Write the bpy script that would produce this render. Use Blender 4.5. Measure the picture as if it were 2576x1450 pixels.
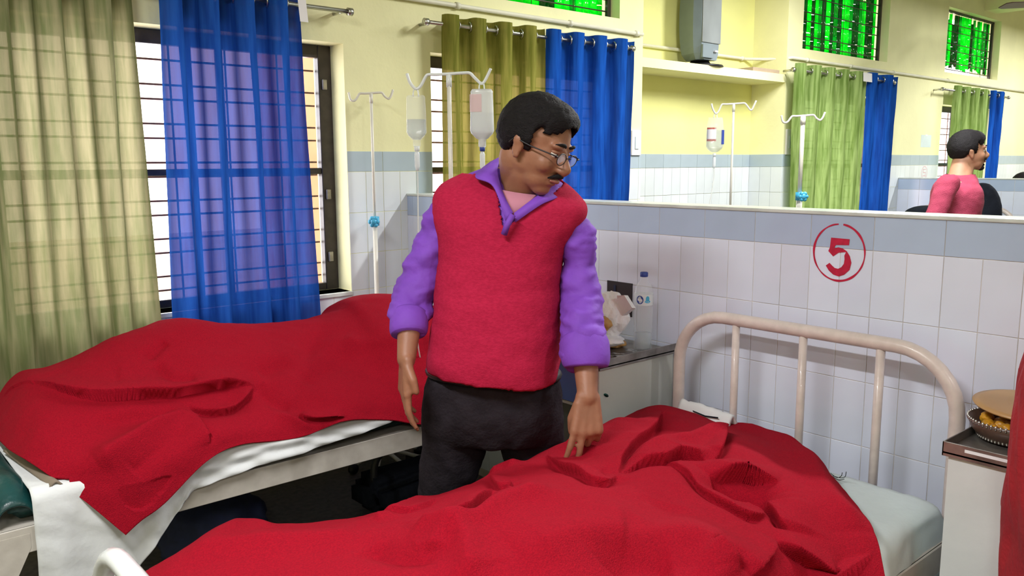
import bpy, bmesh, math, random
from mathutils import Vector, Matrix, noise
import numpy as np
random.seed(7); rng = np.random.default_rng(7)
PI = math.pi
for o in list(bpy.data.objects): bpy.data.objects.remove(o)
SC = bpy.context.scene
COL = SC.collection

# ------------------------------------------------------------------ camera, world, lights, exposure
cam_d = bpy.data.cameras.new('camera'); cam = bpy.data.objects.new('camera', cam_d); COL.objects.link(cam)
cam_d.sensor_width = 36.0; cam_d.lens = 29.04; cam_d.clip_start = .05; cam_d.clip_end = 200
_r = Vector((0.75570752, -0.65488848, -0.0052171)); _u = Vector((0.10134249, 0.1090664, 0.988855)); _f = Vector((0.64702074, 0.74781388, -0.14879033))
cam.matrix_world = Matrix(((_r.x, _u.x, -_f.x, 0), (_r.y, _u.y, -_f.y, 0), (_r.z, _u.z, -_f.z, 1.5), (0, 0, 0, 1)))
SC.camera = cam
w = bpy.data.worlds.new('sky'); SC.world = w; w.use_nodes = True
nt = w.node_tree; bg = nt.nodes['Background']
bg.inputs['Color'].default_value = (1.0, .93, .93, 1); bg.inputs['Strength'].default_value = 5.5
SC.view_settings.view_transform = 'Standard'; SC.view_settings.look = 'None'
SC.view_settings.gamma = 1; SC.view_settings.use_curve_mapping = False
SC.view_settings.exposure = 0.0
def area(name, loc, sx, sy, power, color, rot=(0, 0, 0)):
    l = bpy.data.lights.new(name, 'AREA'); l.shape = 'RECTANGLE'; l.size = sx; l.size_y = sy; l.energy = power; l.color = color
    o = bpy.data.objects.new(name, l); COL.objects.link(o); o.location = loc; o.rotation_euler = rot
    return o
TUBES = [(-.25, 1.15, 2.85, 74), (1.6, -1.8, 2.95, 48), (3.7, 1.6, 3.05, 80), (5.3, 2.2, 3.05, 85), (8.9, 1.6, 3.05, 95), (10.8, 2.0, 3.05, 80), (-1.6, -1.8, 2.95, 48)]  # first follows the headboard shadow; the rest are unseen lamps added as fill
for i, (x, y, z, p) in enumerate(TUBES):
    area('ceiling_tube_light', (x, y, z - .05), .10, 1.15, p, (1.0, 1.0, 1.0))
# daylight entering by the windows (sky light gathered at each opening, shining inwards)
for x0, x1 in ((.55, 2.05), (2.555, 4.0), (6.15, 7.6), (8.85, 10.25)):
    area('window_daylight', ((x0 + x1) / 2, 3.95, 1.5), x1 - x0, 1.2, 20, (.88, .92, 1.0), (-PI / 2, 0, 0))

# ------------------------------------------------------------------ materials
def mat(name, color, rough=.5, var=0., nscale=8., bump=0., bscale=60., metal=0., spec=.5, coat=0., trans=0., alpha=1., sheen=0., color2=None, detail=3., rnd=0., stretch=None, sss=0., transl=0.):
    m = bpy.data.materials.new(name); m.use_nodes = True
    n = m.node_tree.nodes; L = m.node_tree.links; b = n['Principled BSDF']
    b.inputs['Base Color'].default_value = (*color, 1); b.inputs['Roughness'].default_value = rough
    b.inputs['Metallic'].default_value = metal; b.inputs['Specular IOR Level'].default_value = spec
    b.inputs['Coat Weight'].default_value = coat; b.inputs['Transmission Weight'].default_value = trans
    b.inputs['Alpha'].default_value = alpha; b.inputs['Sheen Weight'].default_value = sheen
    if sheen: b.inputs['Sheen Tint'].default_value = (*color, 1)
    if sss: b.inputs['Subsurface Weight'].default_value = sss; b.inputs['Subsurface Scale'].default_value = .02
    tc = n.new('ShaderNodeTexCoord'); src = tc.outputs['Object']
    if stretch:
        mp = n.new('ShaderNodeMapping'); mp.inputs['Scale'].default_value = stretch; L.new(src, mp.inputs['Vector']); src = mp.outputs['Vector']
    if var or color2:
        tx = n.new('ShaderNodeTexNoise'); tx.inputs['Scale'].default_value = nscale; tx.inputs['Detail'].default_value = detail
        L.new(src, tx.inputs['Vector'])
        cr = n.new('ShaderNodeValToRGB'); cr.color_ramp.elements[0].position = .35; cr.color_ramp.elements[1].position = .65
        c2 = color2 or tuple(min(1, c * (1 + var)) for c in color); c1 = color if color2 else tuple(c * (1 - var) for c in color)
        cr.color_ramp.elements[0].color = (*c1, 1); cr.color_ramp.elements[1].color = (*c2, 1)
        L.new(tx.outputs['Fac'], cr.inputs['Fac']); out = cr.outputs['Color']
        if rnd:
            oi = n.new('ShaderNodeObjectInfo'); mr = n.new('ShaderNodeMapRange'); mr.inputs['To Min'].default_value = 1 - rnd; mr.inputs['To Max'].default_value = 1 + rnd * .3
            L.new(oi.outputs['Random'], mr.inputs['Value'])
            vm = n.new('ShaderNodeVectorMath'); vm.operation = 'SCALE'; L.new(out, vm.inputs[0]); L.new(mr.outputs['Result'], vm.inputs['Scale']); out = vm.outputs['Vector']
        L.new(out, b.inputs['Base Color'])
    if bump:
        t2 = n.new('ShaderNodeTexNoise'); t2.inputs['Scale'].default_value = bscale; t2.inputs['Detail'].default_value = 4
        L.new(src, t2.inputs['Vector']); bp = n.new('ShaderNodeBump'); bp.inputs['Strength'].default_value = bump; bp.inputs['Distance'].default_value = .01
        L.new(t2.outputs['Fac'], bp.inputs['Height']); L.new(bp.outputs['Normal'], b.inputs['Normal'])
    if transl:
        o = n['Material Output']; tr = n.new('ShaderNodeBsdfTranslucent'); tr.inputs['Color'].default_value = (*color, 1)
        mx = n.new('ShaderNodeMixShader'); mx.inputs['Fac'].default_value = transl
        L.new(b.outputs[0], mx.inputs[1]); L.new(tr.outputs[0], mx.inputs[2]); L.new(mx.outputs[0], o.inputs['Surface'])
    return m

def curtain_mat(name, c1, c2, see, tint, transl=.5):
    m = bpy.data.materials.new(name); m.use_nodes = True
    n = m.node_tree.nodes; L = m.node_tree.links; n.clear()
    out = n.new('ShaderNodeOutputMaterial'); d = n.new('ShaderNodeBsdfDiffuse'); t = n.new('ShaderNodeBsdfTranslucent'); tp = n.new('ShaderNodeBsdfTransparent')
    tc = n.new('ShaderNodeTexCoord'); mp = n.new('ShaderNodeMapping'); mp.inputs['Scale'].default_value = (14, 14, 1.2)
    no = n.new('ShaderNodeTexNoise'); no.inputs['Scale'].default_value = 3; no.inputs['Detail'].default_value = 5
    cr = n.new('ShaderNodeValToRGB'); cr.color_ramp.elements[0].color = (*c1, 1); cr.color_ramp.elements[1].color = (*c2, 1)
    cr.color_ramp.elements[0].position = .35; cr.color_ramp.elements[1].position = .65
    L.new(tc.outputs['Object'], mp.inputs['Vector']); L.new(mp.outputs['Vector'], no.inputs['Vector']); L.new(no.outputs['Fac'], cr.inputs['Fac'])
    L.new(cr.outputs['Color'], d.inputs['Color']); L.new(cr.outputs['Color'], t.inputs['Color'])
    wv = n.new('ShaderNodeTexNoise'); wv.inputs['Scale'].default_value = 500; L.new(tc.outputs['Object'], wv.inputs['Vector'])
    bp = n.new('ShaderNodeBump'); bp.inputs['Strength'].default_value = .3; bp.inputs['Distance'].default_value = .002; L.new(wv.outputs['Fac'], bp.inputs['Height']); L.new(bp.outputs['Normal'], d.inputs['Normal'])
    tp.inputs['Color'].default_value = (*tint, 1)
    lw = n.new('ShaderNodeLayerWeight'); lw.inputs['Blend'].default_value = .5      # woven cloth closes up when seen edge-on
    inv = n.new('ShaderNodeMath'); inv.operation = 'SUBTRACT'; inv.inputs[0].default_value = 1; L.new(lw.outputs['Facing'], inv.inputs[1])
    pw = n.new('ShaderNodeMath'); pw.operation = 'POWER'; pw.inputs[1].default_value = 1.6; L.new(inv.outputs[0], pw.inputs[0])
    sm = n.new('ShaderNodeMath'); sm.operation = 'MULTIPLY'; sm.inputs[1].default_value = see; L.new(pw.outputs[0], sm.inputs[0])
    tm = n.new('ShaderNodeMath'); tm.operation = 'MULTIPLY'; tm.inputs[1].default_value = transl; L.new(pw.outputs[0], tm.inputs[0])
    m1 = n.new('ShaderNodeMixShader'); L.new(tm.outputs[0], m1.inputs['Fac']); L.new(d.outputs[0], m1.inputs[1]); L.new(t.outputs[0], m1.inputs[2])
    m2 = n.new('ShaderNodeMixShader'); L.new(sm.outputs[0], m2.inputs['Fac']); L.new(m1.outputs[0], m2.inputs[1]); L.new(tp.outputs[0], m2.inputs[2])
    L.new(m2.outputs[0], out.inputs['Surface'])
    return m

M = {}
M['yellow'] = mat('yellow_plaster', (.82, .80, .46), .75, .05, 2.5, .15, 30)
M['niche_yellow'] = mat('niche_yellow', (.84, .83, .33), .75, .04, 2.5, .15, 30)
M['grout'] = mat('grout', (.62, .58, .54), .8, .2, 9)
M['tile'] = mat('white_glazed_tile', (.74, .79, .93), .16, .05, 3, .03, 5, rnd=.07)
M['tile_grey'] = mat('grey_glazed_tile', (.46, .56, .74), .18, .06, 3, .03, 5, rnd=.06)
M['tile_a'] = mat('pale_glazed_tile', (.72, .77, .80), .16, .05, 3, .03, 5, rnd=.06)
M['tile_a_grey'] = mat('pale_grey_glazed_tile', (.43, .52, .58), .18, .06, 3, rnd=.06)
M['stone_cap'] = mat('pale_stone_cap', (.62, .66, .62), .25, .1, 12)
M['floor'] = mat('dark_speckled_floor', (.06, .05, .052), .4, 0, 40, color2=(.12, .10, .095), detail=6)
M['ceiling'] = mat('ceiling_white', (.8, .8, .72), .9, .03)
M['frame'] = mat('black_brown_steel', (.035, .026, .022), .4, .3, 20, .1, 40)
M['grille'] = mat('grille_bar', (.20, .085, .055), .5, .3, 20)
M['steel'] = mat('brushed_steel', (.55, .55, .52), .28, .15, 10, metal=1)
M['steel_dull'] = mat('dull_steel_tray', (.30, .28, .26), .38, .3, 14, .1, 60, metal=.8)
M['cream_paint'] = mat('chipped_cream_paint', (.66, .57, .53), .35, .06, 30, .1, 50, coat=.2)
M['white_paint'] = mat('white_enamel', (.78, .80, .80), .25, .05, 10, coat=.4)
M['rail_paint'] = mat('worn_cream_rail', (.50, .46, .41), .45, 0, 14, .1, 40, color2=(.60, .56, .50))
M['iv_paint'] = mat('ivory_pole', (.74, .72, .64), .35, .06, 10)
M['iv_white'] = mat('white_hook_rod', (.78, .82, .82), .3, .04, 10)
M['clamp'] = mat('blue_plastic', (.05, .38, .62), .35, .1, 20)
M['pipe'] = mat('cream_conduit', (.72, .70, .55), .45, .05, 10)
M['locker'] = mat('cream_locker_paint', (.58, .60, .56), .4, .04, 6, .08, 30)
M['locker_white'] = mat('white_locker_paint', (.68, .71, .72), .4, .04, 6, .08, 30)
M['blue_door'] = mat('blue_painted_steel', (.06, .14, .42), .4, .06, 8)
M['green_mark'] = mat('green_paint_fleck', (.02, .16, .12), .5, .1)
M['red_wool'] = mat('red_wool_blanket', (.37, .005, .018), .95, .0, 260, .5, 380, spec=.1, sheen=.05, color2=(.28, .004, .016))
M['sheet'] = mat('white_cotton_sheet', (.72, .74, .75), .8, .04, 6, .15, 40)
M['sheet_blue'] = mat('cool_white_sheet', (.66, .75, .76), .8, .05, 6, .12, 50)
M['rexine'] = mat('dark_green_rexine', (.006, .045, .045), .35, .3, 12, .2, 60)
M['brown_cloth'] = mat('brown_cloth', (.24, .19, .14), .9, .1)
M['navy'] = mat('navy_cloth', (.012, .018, .06), .8, .2, 20)
M['black'] = mat('black_plastic', (.012, .011, .013), .45, .2, 20)
M['black_cloth'] = mat('black_cloth', (.010, .012, .018), .9, .2, 20, .3, 90, spec=.1)
M['trouser'] = mat('charcoal_trousers', (.022, .018, .023), .9, .15, 25, .3, 120, spec=.1)
M['vest'] = mat('crimson_knit', (.46, .016, .060), .9, 0, 90, .3, 240, spec=.12, sheen=.05, color2=(.38, .012, .048), stretch=(1, 1, 2.2))
M['shirt'] = mat('violet_cotton', (.185, .050, .46), .75, .08, 14, .15, 60, sheen=.1)
M['shirt_in'] = mat('pink_undershirt', (.55, .22, .30), .8, .05)
M['skin'] = mat('brown_skin', (.30, .13, .075), .5, .08, 14, .06, 120, sss=.08)
M['skin_far'] = mat('warm_brown_skin', (.45, .23, .14), .5, .06, 14, sss=.05)
M['lip'] = mat('lip', (.33, .12, .09), .45)
M['hair'] = mat('black_hair', (.008, .0065, .0075), .6, .3, 60, .5, 160, stretch=(1, 1, 3), spec=.18)
M['eye'] = mat('eye_white', (.7, .66, .6), .2)
M['lens'] = mat('spectacle_lens', (.9, .93, 1), .03, trans=1, alpha=.35)
M['sweater'] = mat('magenta_knit', (.34, .035, .080), .9, .08, 20, .4, 200)
M['bottle'] = mat('clear_plastic', (.86, .92, .94), .08, alpha=.20, spec=.8)
M['iv_soft'] = mat('milky_plastic', (.86, .90, .92), .2, alpha=.68, spec=.6)
M['liquid'] = mat('clear_fluid', (.62, .72, .80), .05, alpha=.38, spec=.8)
M['label_pink'] = mat('pink_print', (.85, .60, .62), .6, alpha=.7)
M['label_red'] = mat('red_print', (.60, .08, .03), .6)
M['label_white'] = mat('white_label', (.8, .78, .8), .6)
M['label_blue'] = mat('blue_print', (.03, .06, .30), .5)
M['cyan'] = mat('cyan_print', (.08, .45, .70), .5)
M['red_paint'] = mat('red_stencil_paint', (.50, .008, .045), .45, .12, 60)
M['paper'] = mat('white_paper', (.84, .84, .88), .8, .03, 12, .1, 40)
M['newsprint'] = mat('printed_paper', (.62, .62, .62), .8, 0, 60, color2=(.25, .27, .30), detail=5)
M['bread'] = mat('tan_flatbread', (.50, .28, .10), .6, .12, 14, .2, 40)
M['lid'] = mat('tan_lid', (.52, .30, .12), .4, .06, 8)
M['food'] = mat('yellow_curry', (.62, .30, .02), .4, .2, 40)
M['bowl_in'] = mat('brown_bowl', (.10, .055, .04), .35, .2, 20)
M['shawl'] = mat('red_printed_shawl', (.40, .012, .02), .85, 0, 7, .3, 90, color2=(.30, .01, .02))
M['olive'] = mat('olive_print', (.14, .16, .03), .85, .1)
M['grey_case'] = mat('grey_plastic_case', (.16, .20, .22), .35, .05, 10)
M['grey_face'] = mat('silver_grey_screen', (.20, .22, .22), .38, .3, 3, spec=.5, stretch=(1, 1, .5))
M['cardboard'] = mat('brown_card', (.42, .32, .22), .8, .05)
M['fan'] = mat('brown_fan_blade', (.10, .05, .035), .4, .1)
M['poster'] = mat('pale_blue_paper', (.60, .70, .68), .7, .05)
M['peach'] = mat('peach_plaster', (.62, .33, .24), .85, .06, 4)
M['ground'] = mat('pale_ground', (.6, .5, .47), .9, .1, 2)
M['tube'] = None
M['iv_line'] = mat('clear_tube', (.80, .82, .78), .2, alpha=.6)
M['green_c'] = curtain_mat('green_curtain', (.14, .15, .025), (.25, .24, .055), .03, (.80, .50, .25), .46)
M['green_c1'] = curtain_mat('sheer_green_curtain', (.17, .20, .085), (.32, .31, .17), .04, (.85, .70, .48), .42)
M['green_c3'] = curtain_mat('leaf_green_curtain', (.13, .21, .045), (.30, .41, .14), .02, (.5, .7, .3), .3)
M['blue_c'] = curtain_mat('blue_curtain', (.008, .045, .24), (.012, .085, .40), .02, (.2, .3, .8), .3)
M['blue_c1'] = curtain_mat('sheer_blue_curtain', (.012, .06, .30), (.02, .10, .42), .055, (.62, .45, .70), .30)
def green_glass(name, c, tl=.8):
    m = bpy.data.materials.new(name); m.use_nodes = True
    n = m.node_tree.nodes; L = m.node_tree.links; n.clear()
    out = n.new('ShaderNodeOutputMaterial'); t = n.new('ShaderNodeBsdfTranslucent'); g = n.new('ShaderNodeBsdfGlossy'); g.inputs['Roughness'].default_value = .12
    tc = n.new('ShaderNodeTexCoord'); no = n.new('ShaderNodeTexNoise'); no.inputs['Scale'].default_value = 9; no.inputs['Detail'].default_value = 4
    cr = n.new('ShaderNodeValToRGB'); cr.color_ramp.elements[0].position = .3; cr.color_ramp.elements[1].position = .7
    cr.color_ramp.elements[0].color = (c[0] * .5, c[1] * .6, c[2] * .5, 1); cr.color_ramp.elements[1].color = (*c, 1)
    L.new(tc.outputs['Object'], no.inputs['Vector']); L.new(no.outputs['Fac'], cr.inputs['Fac']); L.new(cr.outputs['Color'], t.inputs['Color'])
    mx = n.new('ShaderNodeMixShader'); mx.inputs['Fac'].default_value = .06; L.new(t.outputs[0], mx.inputs[1]); L.new(g.outputs[0], mx.inputs[2]); L.new(mx.outputs[0], out.inputs['Surface'])
    return m
M['gg1'] = green_glass('bright_green_glass', (.0, .85, .10)); M['gg2'] = green_glass('green_glass', (.0, .50, .10)); M['gg3'] = green_glass('dark_green_glass', (.03, .20, .06))
em = bpy.data.materials.new('lit_tube'); em.use_nodes = True; em.node_tree.nodes['Principled BSDF'].inputs['Emission Color'].default_value = (1, .97, .92, 1); em.node_tree.nodes['Principled BSDF'].inputs['Emission Strength'].default_value = 6
M['tube'] = em

# ------------------------------------------------------------------ mesh helpers
def link(name, me, m=None, parent=None, smooth=False):
    o = bpy.data.objects.new(name, me); COL.objects.link(o)
    if m and not me.materials: me.materials.append(M[m] if isinstance(m, str) else m)
    if smooth:
        me.shade_smooth()
    if parent: o.parent = parent
    return o
def from_bm(name, bm, m, parent=None, smooth=False):
    me = bpy.data.meshes.new(name); bm.normal_update(); bm.to_mesh(me); bm.free()
    return link(name, me, m, parent, smooth)
def pyd(name, vs, fs, m, parent=None, smooth=False):
    me = bpy.data.meshes.new(name); me.from_pydata([tuple(v) for v in vs], [], fs); me.update()
    return link(name, me, m, parent, smooth)
def tag(o, label=None, cat=None, group=None, kind=None):
    if label: o['label'] = label
    if cat: o['category'] = cat
    if group: o['group'] = group
    if kind: o['kind'] = kind
    return o
def empty(name, loc, label, cat, group=None, kind=None):
    o = bpy.data.objects.new(name, None); COL.objects.link(o); o.location = loc; o.empty_display_size = .05
    tag(o, label, cat, group, kind); return o
def loc_child(o, root):      # child meshes are written in world coordinates: shift them into the parent's frame
    o.parent = root; o.matrix_parent_inverse = Matrix.Translation(-Vector(root.location)); return o
def bbox(bm, x0, x1, y0, y1, z0, z1):
    v = [bm.verts.new((x, y, z)) for x in (x0, x1) for y in (y0, y1) for z in (z0, z1)]
    for f in ((0, 1, 3, 2), (4, 6, 7, 5), (0, 4, 5, 1), (2, 3, 7, 6), (0, 2, 6, 4), (1, 5, 7, 3)):
        bm.faces.new([v[i] for i in f])
def box(name, x0, x1, y0, y1, z0, z1, m, parent=None, bev=0., seg=2):
    bm = bmesh.new(); bbox(bm, x0, x1, y0, y1, z0, z1)
    if bev: bmesh.ops.bevel(bm, geom=bm.edges[:], offset=bev, segments=seg, affect='EDGES', profile=.5)
    return from_bm(name, bm, m, parent, smooth=False)
def cr(points, n=8, closed=False):
    P = [Vector(p) for p in points]; out = []
    if len(P) < 3 and not closed:
        return [P[0].lerp(P[-1], i / n) for i in range(n + 1)]
    N = len(P); rng_ = range(N) if closed else range(N - 1)
    for i in rng_:
        if closed: p0, p1, p2, p3 = P[i - 1], P[i], P[(i + 1) % N], P[(i + 2) % N]
        else: p0, p1, p2, p3 = P[max(i - 1, 0)], P[i], P[i + 1], P[min(i + 2, N - 1)]
        for k in range(n):
            t = k / n
            out.append(.5 * ((2 * p1) + (p2 - p0) * t + (2 * p0 - 5 * p1 + 4 * p2 - p3) * t * t + (3 * p1 - p0 - 3 * p2 + p3) * t ** 3))
    if not closed: out.append(P[-1])
    return out
def tube_bm(bm, path, rad, n=10, cap=True, closed=False, flat=1.0):
    path = [Vector(p) for p in path]; K = len(path)
    rads = rad if isinstance(rad, (list, tuple)) else [rad] * K
    ref = None; rings = []
    for i, p in enumerate(path):
        if closed: t = path[(i + 1) % K] - path[i - 1]
        else: t = path[min(i + 1, K - 1)] - path[max(i - 1, 0)]
        t.normalize()
        if ref is None:
            ref = Vector((0, 0, 1)) if abs(t.z) < .9 else Vector((1, 0, 0))
        a = (ref - t * ref.dot(t)).normalized(); ref = a; b = t.cross(a)
        rings.append([bm.verts.new(p + (a * math.cos(2 * PI * k / n) + b * math.sin(2 * PI * k / n) * flat) * rads[i]) for k in range(n)])
    R = range(K) if closed else range(K - 1)
    for i in R:
        r0, r1 = rings[i], rings[(i + 1) % K]
        for k in range(n): bm.faces.new((r0[k], r0[(k + 1) % n], r1[(k + 1) % n], r1[k]))
    if cap and not closed:
        bm.faces.new(rings[0][::-1]); bm.faces.new(rings[-1])
def tube(name, path, rad, m, parent=None, n=10, smooth_path=0, closed=False):
    if smooth_path:
        if isinstance(rad, (list, tuple)):
            rr = cr([(r, 0, 0) for r in rad], smooth_path); rad = [v.x for v in rr]
        path = cr(path, smooth_path, closed)
    bm = bmesh.new(); tube_bm(bm, path, rad, n, closed=closed)
    return from_bm(name, bm, m, parent, smooth=True)
def lathe_bm(bm, prof, n=24, c=(0, 0, 0), axis=None):
    rings = []
    for r, z in prof:
        rings.append([bm.verts.new((c[0] + r * math.cos(2 * PI * k / n), c[1] + r * math.sin(2 * PI * k / n), c[2] + z)) for k in range(n)])
    for i in range(len(rings) - 1):
        for k in range(n): bm.faces.new((rings[i][k], rings[i][(k + 1) % n], rings[i + 1][(k + 1) % n], rings[i + 1][k]))
    bm.faces.new(rings[0][::-1]); bm.faces.new(rings[-1])
def lathe(name, prof, m, parent=None, n=24, c=(0, 0, 0), sx=1, sy=1):
    bm = bmesh.new(); lathe_bm(bm, prof, n)
    for v in bm.verts: v.co = Vector((v.co.x * sx + c[0], v.co.y * sy + c[1], v.co.z + c[2]))
    return from_bm(name, bm, m, parent, smooth=True)
def ell_bm(bm, c, r, rot=None, seg=20):
    ret = bmesh.ops.create_uvsphere(bm, u_segments=seg, v_segments=max(8, seg // 2), radius=1)
    Mx = rot.to_4x4() if rot is not None else Matrix.Identity(4)
    T = Matrix.Translation(Vector(c)) @ Mx @ Matrix.Diagonal((*r, 1))
    for v in ret['verts']: v.co = T @ v.co
def cap_bm(bm, a, b, ra, rb, n=14):      # tapered limb segment with round ends
    a, b = Vector(a), Vector(b); tube_bm(bm, [a, b], [ra, rb], n); ell_bm(bm, a, (ra, ra, ra), seg=14); ell_bm(bm, b, (rb, rb, rb), seg=14)
def remeshed(name, bm, vox, smooth=4, fac=.5):
    me = bpy.data.meshes.new(name + '_src'); bm.to_mesh(me); bm.free()
    o = bpy.data.objects.new(name + '_src', me); COL.objects.link(o)
    md = o.modifiers.new('r', 'REMESH'); md.mode = 'VOXEL'; md.voxel_size = vox; md.use_smooth_shade = True
    if smooth: s = o.modifiers.new('s', 'SMOOTH'); s.iterations = smooth; s.factor = fac
    bpy.context.view_layer.update()
    dg = bpy.context.evaluated_depsgraph_get()
    out = bpy.data.meshes.new_from_object(o.evaluated_get(dg)); out.name = name
    bpy.data.objects.remove(o); bpy.data.meshes.remove(me)
    return out
def fbm(p, s, seed=0.): return noise.fractal(Vector(p) * s + Vector((seed, seed * .7, seed * 1.3)), 1.0, 2.0, 3)

WA = 3.584      # face of the tiling on the window wall
PX = 2.39       # face of the near partition

# ------------------------------------------------------------------ the room
def wall_with_holes(name, x0, x1, z0, z1, holes, y0, y1, m):
    xs = sorted({x0, x1, *[h[0] for h in holes], *[h[1] for h in holes]}); zs = sorted({z0, z1, *[h[2] for h in holes], *[h[3] for h in holes]})
    bm = bmesh.new()
    for a, b in zip(xs, xs[1:]):
        run = None
        for c, d in zip(zs, zs[1:]):
            mx, mz = (a + b) / 2, (c + d) / 2
            if any(h[0] < mx < h[1] and h[2] < mz < h[3] for h in holes):
                if run: bbox(bm, a, b, y0, y1, *run); run = None
            else: run = (run[0], d) if run else (c, d)
        if run: bbox(bm, a, b, y0, y1, *run)
    return from_bm(name, bm, m)
WIN = [(.55, 2.05), (2.555, 4.0), (6.15, 7.6), (8.85, 10.25)]
WZ = (.88, 2.07); VZ = (2.39, 3.02)
NX = (4.225, 5.93); NZ = 2.115; NT = 2.175
holes = [(a, b, *WZ) for a, b in WIN] + [(a, b + .0, *VZ) for a, b in WIN[1:]] + [(*NX, 0, NZ), (*NX, NT, 3.3)]
wl = wall_with_holes('wall_left', -3.2, 13, 0, 3.4, holes, WA + .0022, WA + .304, 'yellow')
tag(wl, 'yellow plastered wall with windows and white tiled lower part', 'wall', kind='structure')
loc_child(box('niche_back', NX[0] - .1, NX[1] + .1, WA + .304, WA + .38, 0, 3.4, 'niche_yellow'), wl)
for nm, b in (('floor', (-3.2, 13, -3.6, 3.95, -.1, 0)), ('ceiling', (-3.2, 13, -3.6, 3.95, 3.4, 3.5))):
    tag(box(nm, *b, 'floor' if nm == 'floor' else 'ceiling'), {'floor': 'dark speckled floor under the beds', 'ceiling': 'white painted ceiling'}[nm], nm, kind='structure')
tag(box('wall_right', -3.2, 13, -3.7, -3.6, 0, 3.4, 'yellow'), 'yellow wall on the far side of the ward opposite the windows', 'wall', kind='structure')
tag(box('wall_back', -3.3, -3.2, -3.7, 3.9, 0, 3.4, 'yellow'), 'yellow wall behind the viewer', 'wall', kind='structure')
tag(box('wall_end', 13, 13.1, -3.7, 3.9, 0, 3.4, 'yellow'), 'yellow wall at the far end of the ward', 'wall', kind='structure')
tag(box('trim_1', 9.75, 10.05, -3.6, WA + .006, 3.08, 3.4, 'yellow'), 'yellow ceiling beam crossing the far end of the ward', 'beam', kind='structure')

def tile_mesh(w_, h_, d_=.007, g=.0011):     # a tile standing in the XZ plane, face towards -Y at y=0, lower left corner at the origin
    bm = bmesh.new(); e = .0008
    a = [(g, 0), (w_ - g, 0)]; z = [(g, 0), (h_ - g, 0)]
    back = [bm.verts.new(p) for p in ((g, d_, g), (w_ - g, d_, g), (w_ - g, d_, h_ - g), (g, d_, h_ - g))]
    mid = [bm.verts.new(p) for p in ((g, e, g), (w_ - g, e, g), (w_ - g, e, h_ - g), (g, e, h_ - g))]
    fr = [bm.verts.new(p) for p in ((g + e, 0, g + e), (w_ - g - e, 0, g + e), (w_ - g - e, 0, h_ - g - e), (g + e, 0, h_ - g - e))]
    bm.faces.new(fr)
    for k in range(4):
        j = (k + 1) % 4
        bm.faces.new((mid[k], mid[j], fr[j], fr[k])); bm.faces.new((back[k], back[j], mid[j], mid[k]))
    me = bpy.data.meshes.new('tile'); bm.normal_update(); bm.to_mesh(me); bm.free(); return me
TM = {}
def tile_me(w_, h_, m):
    k = (round(w_, 3), round(h_, 3), m)
    if k not in TM: TM[k] = tile_mesh(w_, h_); TM[k].materials.append(M[m])
    return TM[k]
def put_tile(x, y, z, w_, h_, m, parent, rot=0.):
    o = bpy.data.objects.new('tile', tile_me(w_, h_, m)); COL.objects.link(o); o.location = (x, y, z); o.rotation_euler = (0, 0, rot); o.parent = parent
    return o
# tiling on the window wall: three glazed rows and the grey band in sight; the rest joined
def stuff_tiles(parent, cells, m, flip=False):
    bm = bmesh.new()
    for (x0, x1, z0, z1) in cells: bbox(bm, x0 + .0011, x1 - .0011, WA, WA + .007, z0 + .0011, z1 - .0011)
    o = from_bm('tile', bm, m); o['kind'] = 'stuff'; o.parent = parent; return o
rest_w, rest_g = [], []
TOPA = 1.565
def in_hole(x0, x1, z0, z1):
    for a, b in WIN:
        if x0 < b - .005 and x1 > a + .005 and z1 > WZ[0] + .005: return True
    return x0 < NX[1] - .005 and x1 > NX[0] + .005
def clipcells(xa, xb, step, z0, z1, m, near):
    x = xa
    while x < xb - .004:
        x2 = min(x + step, xb)
        if not in_hole(x, x2, z0, z1): yield (x, x2, z0, z1)
        x = x2
segs = [(-1.0, .55), (.55, 2.05), (2.05, 2.555), (2.555, 4.0), (4.0, 4.225), (5.93, 6.15), (6.15, 7.6), (7.6, 8.85), (8.85, 10.25), (10.25, 12.0)]
rows = [(1.465, 1.565, True), (1.265, 1.465, False), (1.065, 1.265, False), (.88, 1.065, False), (.665, .88, False), (.465, .665, False), (.265, .465, False), (.065, .265, False)]
for (xa, xb) in segs:
    vis = xa in (2.05, 4.0, 5.93, 7.6, 10.25)
    for z0, z1, g in rows:
        step = .2 if g else .1
        isgrey = g
        for (a, b, c, d) in clipcells(xa, xb, step, z0, z1, None, vis):
            grey = isgrey or (2.39 < a and b <= 2.56 and c > 1.2)
            if vis and c > (.6 if xa == 2.05 else 1.0 if xa < 7 else 1.2):
                put_tile(a, WA, c, b - a, d - c, 'tile_a_grey' if grey else 'tile_a', wl)
            else: (rest_g if grey else rest_w).append((a, b, c, d))
stuff_tiles(wl, rest_w, 'tile_a'); stuff_tiles(wl, rest_g, 'tile_a_grey')
for z0, z1, g in rows[:3]:        # tiling inside the niche: back and the side facing the viewer
    step = .2 if g else .1; x = NX[0]
    while x < NX[1] - .01:
        x2 = min(x + step, NX[1]); put_tile(x, WA + .297, z0, x2 - x, z1 - z0, 'tile_a_grey' if g else 'tile_a', wl); x = x2
    for k in range(3 if not g else 1):
        ww = .099 if not g else .297
        put_tile(NX[1] - .007, WA + .297 - k * ww, z0, ww, z1 - z0, 'tile_a_grey' if g else 'tile_a', wl, -PI / 2)
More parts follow.
